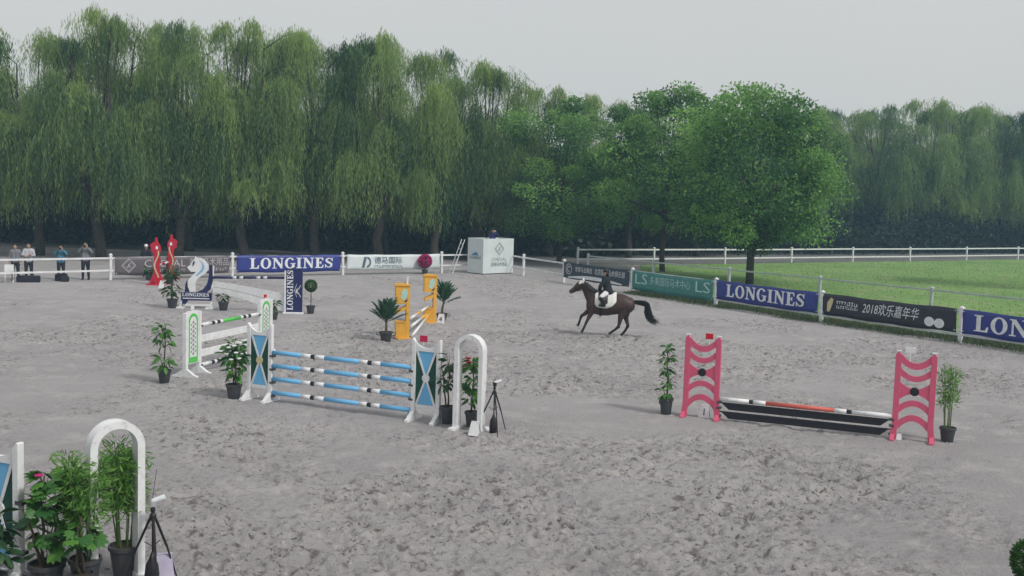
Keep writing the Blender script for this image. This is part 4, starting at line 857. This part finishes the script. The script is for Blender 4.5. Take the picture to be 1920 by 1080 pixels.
def bamboo(loc, label, H, seed, canes=9, nl=1500, r=.17, ph=.36, spread=.2, wl=1.0):
    g = np.random.default_rng(seed); t = thing('potted_bamboo', label, 'plant', (*loc, 0), 0, 'potted plants on the arena'); pot(t, r, ph); P = []; D = []
    for k in range(canes):
        a = g.uniform(0, 6.28); b = np.array([math.cos(a)*r*.45, math.sin(a)*r*.45, ph-.03]); e = np.array([math.cos(a)*spread*g.uniform(.4, 1.1), math.sin(a)*spread*g.uniform(.4, 1.1), H*g.uniform(.82, 1.0)])
        path = [b+(e-b)*i/6+np.array([math.cos(a), math.sin(a), 0])*.05*(i/6)**3 for i in range(7)]
        MB().tube([tuple(p) for p in path], [.011*(1-.1*i) for i in range(7)], 6).build('cane', M['stem'], t)
        m = nl//canes; u = g.uniform(.28, 1.0, m)**.75; q = b+(e-b)*u[:, None]; az = g.uniform(0, 6.28, m); rr = g.uniform(.0, .13, m)*wl
        P.append(q+np.stack([np.cos(az)*rr, np.sin(az)*rr, g.normal(size=m)*.03], 1)); D.append(np.stack([np.cos(az)*.6, np.sin(az)*.6, g.normal(.1, .55, m)], 1))
    P = np.concatenate(P); D = np.concatenate(D); n = len(P)
    o = link_mesh('foliage', leaves('foliage', P, D, g.uniform(.08, .17, n), g.uniform(.014, .026, n), g.random(n)*.8+.1, g), M['bamboo'], t); o['kind'] = 'stuff'; return t
bamboo((-4.77, 11.84), 'dense potted bamboo at the left of the foreground arch, nearest the picture bottom', 1.62, 1, 9, 1700, spread=.2)
bamboo((-4.50, 12.32), 'tall potted bamboo standing within the foreground arch', 1.62, 2, 10, 2000, spread=.22)
bamboo((8.74, 20.9), 'thin feathery bamboo in a dark pot right of the pink jump', 1.58, 3, 7, 620, .15, .3, .2)
def frond_mesh(L, seed):
    g = random.Random(seed); mb = MB(); P = [(L*t*math.cos(.35*t), 0, L*(t*.28-t*t*.3)) for t in [i/9 for i in range(10)]]
    mb.tube(P, [.012*(1-.09*i) for i in range(10)], 5)
    for i in range(2, 10):
        for h in (0, .5):
            if i == 9 and h: continue
            p = Vector(P[i]).lerp(Vector(P[min(i+1, 9)]), h)
            for s in (-1, 1):
                l = L*.42*(1-.5*abs(i-5)/5); d = Vector((.72, s*.62, -.12+g.uniform(-.1, .1))); e = p+d*l; w = Vector((0.03, -s*.01, .012))*.7
                mb.add([p-w*.5, p+d*l*.5+w, e, p+d*l*.5-w], [(0, 1, 2, 3)])
    return mb.mesh('frond')
FR = [frond_mesh(.95, 1), frond_mesh(.8, 2)]
for f in FR: f.materials.append(M['palm'])
def palm(loc, label, H, seed, n=17, tilt=0, s=1.0):
    g = random.Random(seed); t = thing('potted_palm', label, 'plant', (*loc, 0), 0, 'potted plants on the arena'); pot(t, .2, .3, True); h0 = H*.36
    MB().tube([(0, 0, .25), (.01, 0, h0*.7), (tilt*.1, 0, h0)], [.045, .04, .03], 8).build('stem', M['wood_stem'], t)
    for i in range(n): link_mesh('frond', FR[i % 2], None, t, (tilt*.1, 0, h0*(.9+.1*i/n)), (g.uniform(-.3, .3), -(.6+.85*(i/n)**.7)+g.uniform(-.15, .15), i*2.4+g.uniform(-.3, .3)), s*g.uniform(.8, 1.05))
    return t
palm((-3.88, 32.95), 'dense dark palm in a grey pot left of the near orange wing', 1.7, 1, 26, 0, .82)
palm((-2.52, 38.6), 'taller leaning palm in a grey pot behind the far orange wing', 1.95, 2, 20, .6, .85)
def topiary(loc, label, seed):
    g = np.random.default_rng(seed); t = thing('topiary_ball', label, 'plant', (*loc, 0), 0, 'ball topiaries'); pot(t, .16, .3)
    MB().tube([(0, 0, .27), (.012, 0, .6), (0, .01, .95)], .016, 7).build('stem', M['wood_stem'], t); n = 2600
    v = g.normal(size=(n, 3)); v /= np.linalg.norm(v, axis=1, keepdims=True); P = v*(g.uniform(.55, 1, n)**.4*.225)[:, None]+[0, 0, 1.05]
    link_mesh('crown', leaves('crown', P, v*.7+g.normal(size=(n, 3))*.6, g.uniform(.03, .055, n), g.uniform(.02, .035, n), g.random(n)*.7+.15*v[:, 2]+.1, g), M['topi'], t); return t
topiary((-7.54, 39.85), 'clipped ball topiary on a thin stem right of the navy tower wing', 1)
topiary((5.42, 10.62), 'clipped ball topiary cut off at the bottom right picture corner', 2)
g = np.random.default_rng(5); t = thing('flowering_shrub', 'magenta flowering shrub in a dark pot before the white banner', 'plant', (-5.05, 61.3, 0)); t.scale = (.8, .8, .9); pot(t, .22, .3)
n = 1500; v = g.normal(size=(n, 3)); v /= np.linalg.norm(v, axis=1, keepdims=True); P = v*g.uniform(.4, 1, n)[:, None]**.5*[.4, .4, .36]+[0, 0, .78]
link_mesh('foliage', leaves('foliage', P, v, .09, .06, g.random(n), g), M['topi'], t)['kind'] = 'stuff'
n = 900; v = g.normal(size=(n, 3)); v /= np.linalg.norm(v, axis=1, keepdims=True); P = v*[.43, .43, .36]+[0, 0, .84]
link_mesh('blossoms', leaves('blossoms', P, v+g.normal(size=(n, 3))*.8, .13, .12, g.random(n), g), M['blossom'], t)['kind'] = 'stuff'
for k in range(4): a = k*1.6; MB().cyl((0, 0, .26), (.12*math.cos(a), .12*math.sin(a), .75), .015, .008, 6).build('stem', M['wood_stem'], t)

# ---------------------------------------------------------------- people
def person(label, loc, rz, J, top, legs, s=1.0, hat=None, shoes='blackplastic', sleeves=True, hairm='hair', group='people at the fence', parts=None, seatpose=False):
    t = thing('person', label, 'person', loc, rz, group); t.scale = (s,)*3; V = Vector
    b = MB(); hd = V(J['head']); nk = V(J['neck']); pv = V(J['pelvis']); sh = {k: V(J['sh'+k]) for k in 'LR'}; hp = {k: V(J['hip'+k]) for k in 'LR'}; mid = (sh['L']+sh['R'])/2; axis = (sh['R']-sh['L']).normalized(); fw = V(J.get('face', (0, -1, 0))).normalized()
    def torso(mb, e):
        for k in 'LR': mb.caps([hp[k]*.8+pv*.2, pv.lerp(hp[k], .6)*.5+mid.lerp(sh[k], .45)*.5, mid.lerp(sh[k], .5)-V((0, 0, .04))], [.112+e, .1+e, .108+e])
        mb.caps([sh['L'].lerp(mid, .12), sh['R'].lerp(mid, .12)], [.062+e, .062+e])
    def arm(mb, k, e, full=True):
        p = [sh[k], V(J['el'+k]), V(J['wr'+k])]
        if full: mb.caps([p[0], p[0].lerp(p[1], .5), p[1], p[1].lerp(p[2], .35), p[2]], [.058+e, .05+e, .041+e, .041+e, .03+e])
        else: mb.caps([p[0], p[0].lerp(p[1], .8)], [.06+e, .055+e])
    def leg(mb, k, e):
        p = [hp[k], V(J['kn'+k]), V(J['an'+k])]; mb.caps([p[0], p[0].lerp(p[1], .5), p[1], p[1].lerp(p[2], .35), p[2]], [.095+e, .08+e, .058+e, .057+e, .038+e])
    torso(b, 0)
    for k in 'LR':
        arm(b, k, 0); leg(b, k, 0); a = V(J['an'+k]); b.caps([a-V((0, 0, .03)), a+V(J.get('toe', (0, -.17, -.05)))], [.042, .032])
        w = V(J['wr'+k]); d = (w-V(J['el'+k])).normalized(); c = w+d*.055; sd = d.cross(fw); sd = sd.normalized() if sd.length > .1 else d.orthogonal().normalized(); up = sd.cross(d).normalized()
        b.caps([w, c], [.028, .034])
        for q in range(4):
            o = sd*(q-1.5)*.021; l = (.06, .072, .068, .05)[q]; b.caps([c+o, c+o+d*(.03+l*.45)+up*.006, c+o*.9+d*(.03+l*.7)-up*.02, c+o*.8+d*(.03+l*.72)-up*.04], [.0115, .0105, .01, .0095], 8)
        b.caps([w+sd*.03+d*.015, w+sd*.058+d*.05-up*.012, w+sd*.052+d*.078-up*.03], [.013, .0115, .01], 8)
    b.caps([mid+V((0, 0, -.03)), nk, hd-V((0, 0, .05))], [.062, .052, .055]); b.ball(hd, (.076, .094, .112), 18, 12); b.ball(hd+fw*.05-V((0, 0, .06)), (.048, .05, .045)); b.caps([hd+fw*.088+V((0, 0, .02)), hd+fw*.108-V((0, 0, .02))], [.01, .016], 8)
    for k in (-1, 1): b.ball(hd+axis*k*.078, (.012, .022, .03), 8, 6)
    b.caps([hd+fw*.094-V((0, 0, .062))-axis*.02, hd+fw*.094-V((0, 0, .062))+axis*.02], [.009, .009], 6)
    link_mesh('body', remesh(b, .0095, 2), M['skin'], t)
    for k in (-1, 1): MB().ball(hd+fw*.086+axis*k*.032+V((0, 0, .012)), .011, 8, 6).build('eye', M['hair'], t)
    c = MB(); torso(c, .016+J.get('loose', 0)); lo_ = J.get('loose', 0)
    for k in 'LR':
        arm(c, k, .012+lo_*.5, sleeves)
        if lo_: c.caps([pv.lerp(hp[k], .7)+V((.0, 0, .12)), pv.lerp(hp[k], .9)+V((.07, 0, -.02))], [.12, .11])
    link_mesh(J.get('topname', 'shirt'), remesh(c, .014, 3), M[top], t)
    c = MB()
    for k in 'LR': leg(c, k, .014); c.caps([hp[k], pv+V((0, 0, .05))], [.115, .115])
    link_mesh(J.get('legname', 'trousers'), remesh(c, .014, 3), M[legs], t)
    for k in 'LR':
        a = V(J['an'+k]); mb = MB(); mb.caps([a-V((0, 0, .035)), a+V(J.get('toe', (0, -.17, -.05)))+V((0, 0, .002))], [.054, .042])
        if 'boots' in J: mb.caps([a.lerp(V(J['kn'+k]), .85), a.lerp(V(J['kn'+k]), .5), a], [.074, .072, .054])
        link_mesh('boot' if 'boots' in J else 'shoe', remesh(mb, .014, 2), M[shoes], t)
    if hat:
        mb = MB(); prof = [(.092, .0), (.102, .02), (.1, .06), (.08, .1), (.04, .122), (.005, .128)]; mb.lathe([(r, z) for r, z in prof], 18); mb.v = [(x+hd.x, y*1.12+hd.y+.005, z+hd.z+.03) for x, y, z in mb.v]
        h = mb.build('helmet' if hat == 'jacket' or hat == 'leather' else 'cap', M[hat], t, smooth=True); MB().caps([hd+fw*.09+V((0, 0, .035)), hd+fw*.165+V((0, 0, .022))], [.05, .028], 10)
        q = MB(); q.box(-.06, .06, -.17, -.08, .03, .042); ang = math.atan2(fw.x, -fw.y); q.v = [(x*math.cos(ang)-y*math.sin(ang)+hd.x, x*math.sin(ang)+y*math.cos(ang)+hd.y, z+hd.z) for x, y, z in q.v]; q.build('peak', M[hat], h)
        if 'boots' in J: mb = MB(); mb.ball(hd-fw*.035-V((0, 0, .03)), (.074, .08, .085), 14, 9); mb.caps([hd-fw*.06, nk-fw*.05], [.05, .04]); link_mesh('hair', remesh(mb, .012, 2), M['hair'], t)
    else:
        mb = MB(); mb.ball(hd+V((0, .0, .03))-fw*.016, (.086, .1, .1), 16, 10); mb.caps([hd-fw*.05+V((0, 0, .02)), hd-fw*.055-V((0, 0, .07))], [.06, .045]); me = remesh(mb, .012, 2); link_mesh('hair', me, M[hairm], t)
    return t
def stand(armpose='photo', lean=0):
    J = dict(head=(0, -.03, 1.61), neck=(0, 0, 1.48), pelvis=(0, 0, .96), shL=(-.175, 0, 1.4), shR=(.175, 0, 1.4), hipL=(-.09, 0, .92), hipR=(.09, 0, .92), knL=(-.11, -.03, .5), knR=(.11, .0, .5), anL=(-.12, .01, .09), anR=(.13, .03, .09))
    if armpose == 'photo': J.update(elL=(-.3, -.14, 1.26), elR=(.3, -.14, 1.26), wrL=(-.1, -.24, 1.5), wrR=(.1, -.24, 1.5))
    elif armpose == 'down': J.update(elL=(-.25, .03, 1.13), elR=(.25, .03, 1.13), wrL=(-.24, -.06, .9), wrR=(.24, -.06, .9))
    elif armpose == 'hips': J.update(elL=(-.36, .06, 1.18), elR=(.36, .06, 1.18), wrL=(-.17, -.06, 1.06), wrR=(.17, -.06, 1.06))
    elif armpose == 'crossed': J.update(elL=(-.26, -.08, 1.16), elR=(.26, -.08, 1.16), wrL=(.02, -.22, 1.2), wrR=(-.02, -.2, 1.14))
    return J
def hand_camera(loc, rz, label, s=1):
    t = thing('hand_camera', label, 'camera', loc, rz, 'cameras in hands'); MB().box(-.07, .07, -.04, .035, -.045, .05).build('camera_body', M['blackplastic'], t, bevel=.008); MB().cyl((0, -.04, 0), (0, -.17, 0), .036, .042, 14).build('lens', M['blackplastic'], t); return t
person('spectator in a grey top at the far left behind the fence', (-23.25, 49.75, 0), R(12), stand('down'), 'cloth_grey', 'cloth_dark', .99)
person('spectator in a white top with arms folded behind the left fence', (-22.72, 49.95, 0), R(20), stand('crossed'), 'cloth_white', 'cloth_dark', 1.02)
person('photographer in a light blue top behind the left fence', (-21.5, 50.65, 0), R(15), stand('photo'), 'cloth_blue', 'cloth_dark', .97)
person('tall photographer in a pale grey top raising a camera by the left fence post', (-20.55, 51.2, 0), R(15), stand('photo'), 'cloth_grey', 'cloth_dark', 1.05)
for (x, y, s, lb) in ((-21.5, 50.65, .97, 'black camera held by the photographer in light blue'), (-20.55, 51.2, 1.05, 'black camera held by the tall photographer in grey')):
    v = Matrix.Rotation(R(15), 3, 'Z') @ Vector((0, -.32, 1.56)); hand_camera((x+v.x*s, y+v.y*s, 1.57*s), R(15), lb)
person('person in dark clothes and white cap behind the taupe banner', (-18.6, 54.0, -.02), R(20), stand('down'), 'cloth_dark', 'cloth_dark', .95, hat='print_white')

# low things by the left fence
t = thing('plastic_chair', 'small white plastic chair at the left picture edge', 'chair', (-23.1, 48.8, 0), R(25))
MB().box(-.2, .2, -.2, .2, .4, .43).build('seat', M['white'], t, bevel=.008); MB().box(-.2, .2, .17, .2, .45, .8).build('backrest', M['white'], t, bevel=.008)
for x in (-.17, .17):
    for y in (-.17, .17): MB().box(x-.02, x+.02, y-.02, y+.02, -.01, .4).build('leg', M['white'], t)
def bag(loc, rz, label, sx, sy, sz):
    t = thing('equipment_bag', label, 'bag', (*loc, 0), rz, 'equipment bags'); mb = MB(); mb.box(-sx, sx, -sy, sy, -.01, sz); mb.build('bag_body', M['cloth_dark'], t, bevel=.06)
    MB().tube([(-sx*.5, 0, sz-.01), (-sx*.4, 0, sz+.1), (sx*.4, 0, sz+.1), (sx*.5, 0, sz-.01)], .015, 6).build('handle', M['blackplastic'], t)
bag((-22.35, 49.1), .3, 'long dark equipment bag on the sand below the spectators', .5, .2, .3); bag((-21.3, 50.2), .2, 'dark equipment bag at the feet of the photographer in blue', .26, .2, .34); bag((-21.0, 49.9), .5, 'small dark bag beside the fence below the photographers', .18, .15, .26)

# ---------------------------------------------------------------- camera platform
t = thing('camera_platform', 'white boxed camera platform with a diamond logo behind the back fence', 'platform', (-1.74, 62.34, 0), R(45))
MB().box(0, 2.5, 0, .04, .05, 2.1).build('front_panel', M['whitead'], t, bevel=.006); MB().box(0, .04, .042, 1.35, .05, 2.1).build('side_panel', M['whitead'], t, bevel=.006)
MB().box(2.46, 2.5, .042, 1.35, .05, 2.1).build('end_panel', M['whitead'], t, bevel=.006); MB().box(.042, 2.458, 1.31, 1.35, .05, 2.1).build('back_panel', M['whitead'], t, bevel=.006)
MB().box(.042, 2.458, .042, 1.308, .9, .95).build('deck', M['mast'], t)
for x, y in ((.1, .1), (2.4, .1), (.1, 1.25), (2.4, 1.25)): MB().box(x-.04, x+.04, y-.04, y+.04, -.02, .9).build('leg', M['mast'], t)
o = diamond(t, 1.3, 1.5, .4, M['print_grey'], -.012); link_mesh('lettering', text_mesh('CHEVAL', .3, 1.25), M['print_grey'], t, (1.3, -.012, .86)); link_mesh('lettering', text_mesh('名驹马术用品', .26, 1.35), M['print_slate'], t, (1.3, -.012, .56))
me = text_mesh('马术运动俱乐部', .2, .95); link_mesh('side_lettering', me, M['print_slate'], t, (-.012, .68, .95), (0, 0, R(-90)))
mb = MB(); mb.prism([(-.35, 1.1), (.3, 1.1), (.1, 1.3), (-.1, 1.25)], -.004, 0); o = mb.build('side_logo', M['print_blue'], t, (-.012, .68, 0), (0, 0, R(-90)))
t = thing('step_ladder', 'white ladder leaning on the left side of the camera platform', 'ladder', (-3.5, 62.75, 0), R(30))
for y in (-.2, .2): MB().cyl((-.15, y, -.02), (.62, y, 2.0), .025, n=8).build('stile', M['fence_white'], t)
for k in range(6): f = (k+.6)/6.4; MB().cyl((-.15+.77*f, -.2, 2.02*f-.02), (-.15+.77*f, .2, 2.02*f-.02), .017, n=6).build('rung', M['fence_white'], t)
q = Matrix.Rotation(R(45), 3, 'Z')
def onp(x, y, z): v = q @ Vector((x, y, z)); return (-1.74+v.x, 62.34+v.y, z)
person('camera operator in an indigo top inside the white platform', onp(1.55, .85, .95), R(20), stand('photo'), 'cloth_navy', 'cloth_dark', 1.0, hat='cloth_dark', group=None)
p0 = onp(1.0, .55, .95); t = thing('video_camera', 'dark video camera on a tripod inside the white platform', 'camera', p0, R(20))
for k in range(3): a = 2.1*k; MB().cyl((0, 0, 1.15), (.25*math.cos(a), .25*math.sin(a), -.0), .02, .014, 8).build('leg', M['mast'], t)
MB().cyl((0, 0, 1.12), (0, 0, 1.4), .03, n=10).build('column', M['mast'], t); MB().box(-.08, .08, -.2, .22, 1.4, 1.58).build('camera_body', M['blackplastic'], t, bevel=.01); MB().cyl((0, -.2, 1.49), (0, -.38, 1.49), .06, .075, 14).build('lens', M['blackplastic'], t); MB().box(-.03, .03, -.05, .2, 1.6, 1.66).build('viewfinder', M['blackplastic'], t); MB().cyl((.0, .2, 1.42), (.25, .55, 1.25), .012, n=6).build('pan_handle', M['mast'], t)

# ---------------------------------------------------------------- horse and rider
def hp_(zx, zy, y=0): return Vector(((zx-700)/402, y, (950-zy)/402))
HL = (3.42, 35.75, 0); HR = R(-5)
hs = thing('horse', 'dark bay horse cantering to the left with white saddle pad and ear cover', 'horse', HL, HR)
b = MB()
def loft(mb, secs, n=18):      # (zx, zy_top, zy_bottom, half width[, tilt dx])
    vs = []
    for zx, zt, zb, hw, dx in secs:
        c = hp_(zx, (zt+zb)/2); hh = (zb-zt)/2/402
        for k in range(n):
            a = 2*math.pi*k/n; vs.append((c.x+dx/402*math.sin(a), hw*math.cos(a)*(1-.12*math.sin(a)), c.z+hh*math.sin(a)))
    m = len(secs); fs = [(i*n+k, i*n+(k+1) % n, (i+1)*n+(k+1) % n, (i+1)*n+k) for i in range(m-1) for k in range(n)]+[tuple(range(n-1, -1, -1)), tuple(range((m-1)*n, m*n))]
    mb.add(vs, fs)
loft(b, [(338, 480, 575, .1, 0), (360, 430, 615, .18, 0), (400, 385, 640, .225, 0), (460, 345, 655, .25, 0), (540, 345, 668, .27, 0), (620, 358, 668, .28, 0), (700, 362, 655, .275, 0), (780, 360, 640, .275, 0), (850, 372, 640, .275, 0), (910, 398, 630, .26, 0), (960, 430, 600, .21, 0), (992, 470, 560, .12, 0)])
# neck and head
def seg(mb, pts, n=14):        # (zx, zy, half depth in the side plane, half width)
    P = [hp_(a, c) for a, c, _, _ in pts]; vs = []; m = len(P)
    for i in range(m):
        tg = (P[min(i+1, m-1)]-P[max(i-1, 0)]).normalized(); nn = Vector((-tg.z, 0, tg.x))
        for k in range(n):
            a = 2*math.pi*k/n; vs.append(P[i]+nn*math.sin(a)*pts[i][2]+Vector((0, math.cos(a)*pts[i][3], 0)))
    mb.add(vs, [(i*n+k, i*n+(k+1) % n, (i+1)*n+(k+1) % n, (i+1)*n+k) for i in range(m-1) for k in range(n)]+[tuple(range(n-1, -1, -1)), tuple(range((m-1)*n, m*n))])
seg(b, [(470, 470, .30, .19), (420, 415, .27, .165), (370, 350, .215, .125), (330, 295, .17, .1), (295, 250, .135, .09)])
seg(b, [(305, 232, .1, .08), (280, 245, .135, .1), (245, 270, .15, .1), (210, 300, .125, .085), (175, 325, .098, .068), (140, 348, .085, .06), (118, 362, .075, .056), (104, 370, .045, .04)])
for s in (-1, 1):
    e = hp_(292, 225, s*.055); b.caps([e, e+Vector((-.0, s*.015, .06)), e+Vector((-.015, s*.02, .125))], [.035, .032, .01], 8); b.ball(hp_(232, 262, s*.088), (.03, .02, .026), 8, 6); b.ball(hp_(118, 352, s*.045), (.02, .015, .02), 8, 6)
# legs: x,z joints and radii
LEGS = [([(400, 560, .115), (370, 620, .095), (318, 662, .068), (278, 690, .055), (262, 735, .036), (250, 778, .04), (240, 806, .038)], .13),
        ([(420, 580, .115), (402, 650, .09), (376, 705, .065), (352, 755, .053), (332, 805, .036), (311, 856, .04), (298, 884, .038)], -.13),
        ([(880, 500, .16), (835, 600, .15), (806, 680, .1), (796, 745, .068), (782, 808, .058), (745, 842, .04), (700, 876, .042), (678, 896, .038)], -.13),
        ([(910, 510, .16), (880, 610, .145), (878, 690, .095), (898, 750, .065), (912, 800, .057), (888, 850, .04), (856, 900, .042), (832, 925, .038)], .13)]
for pts, y in LEGS: b.caps([hp_(x, z, y if i > 1 else y*.85) for i, (x, z, r) in enumerate(pts)], [r for _, _, r in pts], 12)
b.caps([hp_(930, 440), hp_(985, 468), hp_(1050, 482)], [.09, .055, .03], 10)
ob = link_mesh('body', remesh(b, .018, 7), M['horse'], hs)
# black lower legs as stockings of hair, hooves
for (pts, y), hf in zip(LEGS, ((-.03, -.055), (-.03, -.05), (-.05, -.04), (-.05, -.045))):
    k = len(pts); sl = pts[-4:]; st = MB(); st.caps([hp_(x, z, y) for x, z, r in sl], [sl[0][2]*1.03]+[r*1.06 for _, _, r in sl[1:]], 12); link_mesh('black_stocking', remesh(st, .014, 2), M['horseblack'], hs)
    p = hp_(pts[-1][0], pts[-1][1], y); q = p+Vector((hf[0], 0, hf[1])); d = (q-p).normalized(); MB().tube([p-d*.01, p+d*.03, q], [.042, .048, .06], 12).build('hoof', M['hoof'], hs)
mb = MB(); g = random.Random(3)
for i in range(150):
    t_ = i/150; a = hp_(290+(470-290)*t_, 205+(335-205)*t_**.9, g.uniform(-.03, .03)); a.z += .01; mb.tube([a, a+Vector((.03, -.07, -.01)), a+Vector((.06+g.uniform(-.02, .03), -.12-g.uniform(0, .03), -.14-g.uniform(0, .06)))], [.012, .011, .003], 4)
mb.build('mane', M['horseblack'], hs)
mb = MB()
for i in range(170):
    o = Vector((g.gauss(0, .022), g.gauss(0, .03), g.gauss(0, .02))); f = min(1, g.uniform(.6, 1.2)); sp = g.gauss(0, 1)
    P = [hp_(985, 470), hp_(1050, 478), hp_(1110, 485), hp_(1165, 515), hp_(1180, 580), hp_(1183, 650), hp_(1215, 710), hp_(1290, 748)]
    n = max(4, int(8*f)); mb.tube([P[j]+o*(1+j*.25)+Vector((sp*.01*max(0, j-2), o.y*j*.4, abs(sp)*.008*max(0, j-3))) for j in range(n)], [.012 if j < n-1 else .003 for j in range(n)], 4)
mb.build('tail', M['horseblack'], hs)
# saddle pad, saddle, girth, bonnet, bridle
def shell(name, secs, a0, a1, off, m, low=None):
    n = 16; vs = []; fs = []
    for i, (zx, zt, zb, hw) in enumerate(secs):
        if low: a0, a1 = R(-low[i]), R(180+low[i])
        c = hp_(zx, (zt+zb)/2); hh = (zb-zt)/2/402
        for k in range(n+1): a = a0+(a1-a0)*k/n; vs.append((c.x, (hw+off)*math.cos(a)*(1-.12*math.sin(a)), c.z+(hh+off)*math.sin(a)))
    for i in range(len(secs)-1):
        for k in range(n): j = i*(n+1)+k; fs.append((j, j+1, j+n+2, j+n+1))
    mb = MB(); mb.add(vs, fs); o = mb.build(name, m, hs, smooth=True); s = o.modifiers.new('t', 'SOLIDIFY'); s.thickness = .02; s.offset = 1; return o
shell('saddle_pad', [(452, 345, 655, .252), (480, 343, 660, .256), (540, 345, 668, .272), (620, 356, 668, .282), (690, 360, 656, .278), (742, 358, 648, .277)], 0, 0, .012, M['padwhite'], (4, 15, 17, 17, 8, -14))
shell('saddle_flap', [(500, 344, 662, .26), (540, 345, 668, .272), (590, 352, 668, .278), (625, 356, 668, .282)], 0, 0, .04, M['leather'], (-22, -6, 2, -10))
shell('girth', [(518, 345, 666, .266), (552, 346, 668, .274)], R(-200), R(20), .012, M['leather'])
mb = MB(); seg(mb, [(490, 318, .03, .12), (530, 338, .035, .15), (590, 348, .035, .17), (650, 345, .03, .17), (700, 338, .025, .13), (718, 330, .02, .08)]); mb.build('saddle_seat', M['leather'], hs, smooth=True)
mb = MB(); seg(mb, [(300, 222, .075, .088), (275, 226, .085, .108), (248, 238, .075, .108), (228, 248, .05, .1)])
for s in (-1, 1):
    e = hp_(290, 222, s*.058); mb.caps([e, e+Vector((-.0, s*.015, .065)), e+Vector((-.015, s*.02, .135))], [.042, .038, .015], 8)
link_mesh('ear_bonnet', remesh(mb, .014, 3), M['padwhite'], hs)
mb = MB(); seg(mb, [(172, 318, .02, .02), (120, 352, .02, .02)])
MB().prism([((x-700)/402, (950-z)/402) for x, z in ((205, 262), (150, 310), (128, 335), (146, 326), (200, 282))], -.03, .03).build('white_blaze', M['padwhite'], hs)
br = MB()
def hoop(zx, zy, rd, hw, tilt, r=.011):
    c = hp_(zx, zy); P = []
    for k in range(17): a = 2*math.pi*k/16; P.append(c+Vector((math.cos(tilt)*math.sin(a)*rd, hw*math.cos(a), math.sin(tilt)*math.sin(a)*rd)))
    br.tube(P, r, 5)
hoop(172, 326, .108, .078, R(60)); hoop(268, 255, .155, .112, R(75))
for s in (-1, 1): br.tube([hp_(262, 250, s*.112), hp_(215, 300, s*.098), hp_(150, 352, s*.072)], .009, 5)
br.build('bridle', M['leather'], hs)
for s in (-1, 1): MB().tube([hp_(150, 352, s*.078), hp_(290, 340, s*.15), hp_(430, 330, s*.17), hp_(515, 322, s*.07)], .008, 5).build('rein', M['leather'], hs)
# rider, sits in the saddle
J = dict(head=hp_(588, 92)[:], neck=hp_(600, 142)[:], pelvis=hp_(628, 330)[:], shL=hp_(590, 178, .135)[:], shR=hp_(590, 178, -.135)[:], hipL=hp_(625, 340, .09)[:], hipR=hp_(625, 340, -.09)[:],
         elL=hp_(522, 268, .2)[:], elR=hp_(522, 268, -.2)[:], wrL=hp_(512, 312, .07)[:], wrR=hp_(512, 312, -.07)[:], knL=hp_(535, 405, .315)[:], knR=hp_(535, 405, -.315)[:], anL=hp_(580, 505, .335)[:], anR=hp_(580, 505, -.335)[:],
         face=(-.8, .55, -.3), loose=.03, toe=(-.15, 0, -.03), topname='jacket', legname='breeches', boots=1)
person('rider in a black jacket, white breeches and black helmet on the bay horse', HL, HR, J, 'jacket', 'breeches', 1.0, hat='leather', shoes='leather', group=None)
for s in (-1, 1): MB().tube([hp_(575, 370, s*.3), hp_(578, 470, s*.345), hp_(560, 528, s*.35), hp_(598, 528, s*.35), hp_(578, 470, s*.345)], .009, 5).build('stirrup', M['alu'], hs)

# ---------------------------------------------------------------- haze: thin summer air over the whole place
mb = MB(); mb.box(-195, 195, -195, 195, -2, 22); o = mb.build('haze', mat('haze', (1, 1, 1))); struct(o, 'stuff'); o['label'] = 'thin bluish haze over the whole arena'
hm = o.data.materials[0]; hm.node_tree.nodes.clear(); pv = hm.node_tree.nodes.new('ShaderNodeVolumePrincipled'); ho = hm.node_tree.nodes.new('ShaderNodeOutputMaterial')
pv.inputs['Color'].default_value = (.45, .76, 1.0, 1); pv.inputs['Density'].default_value = .0011; pv.inputs['Anisotropy'].default_value = .0; hm.node_tree.links.new(pv.outputs[0], ho.inputs['Volume'])
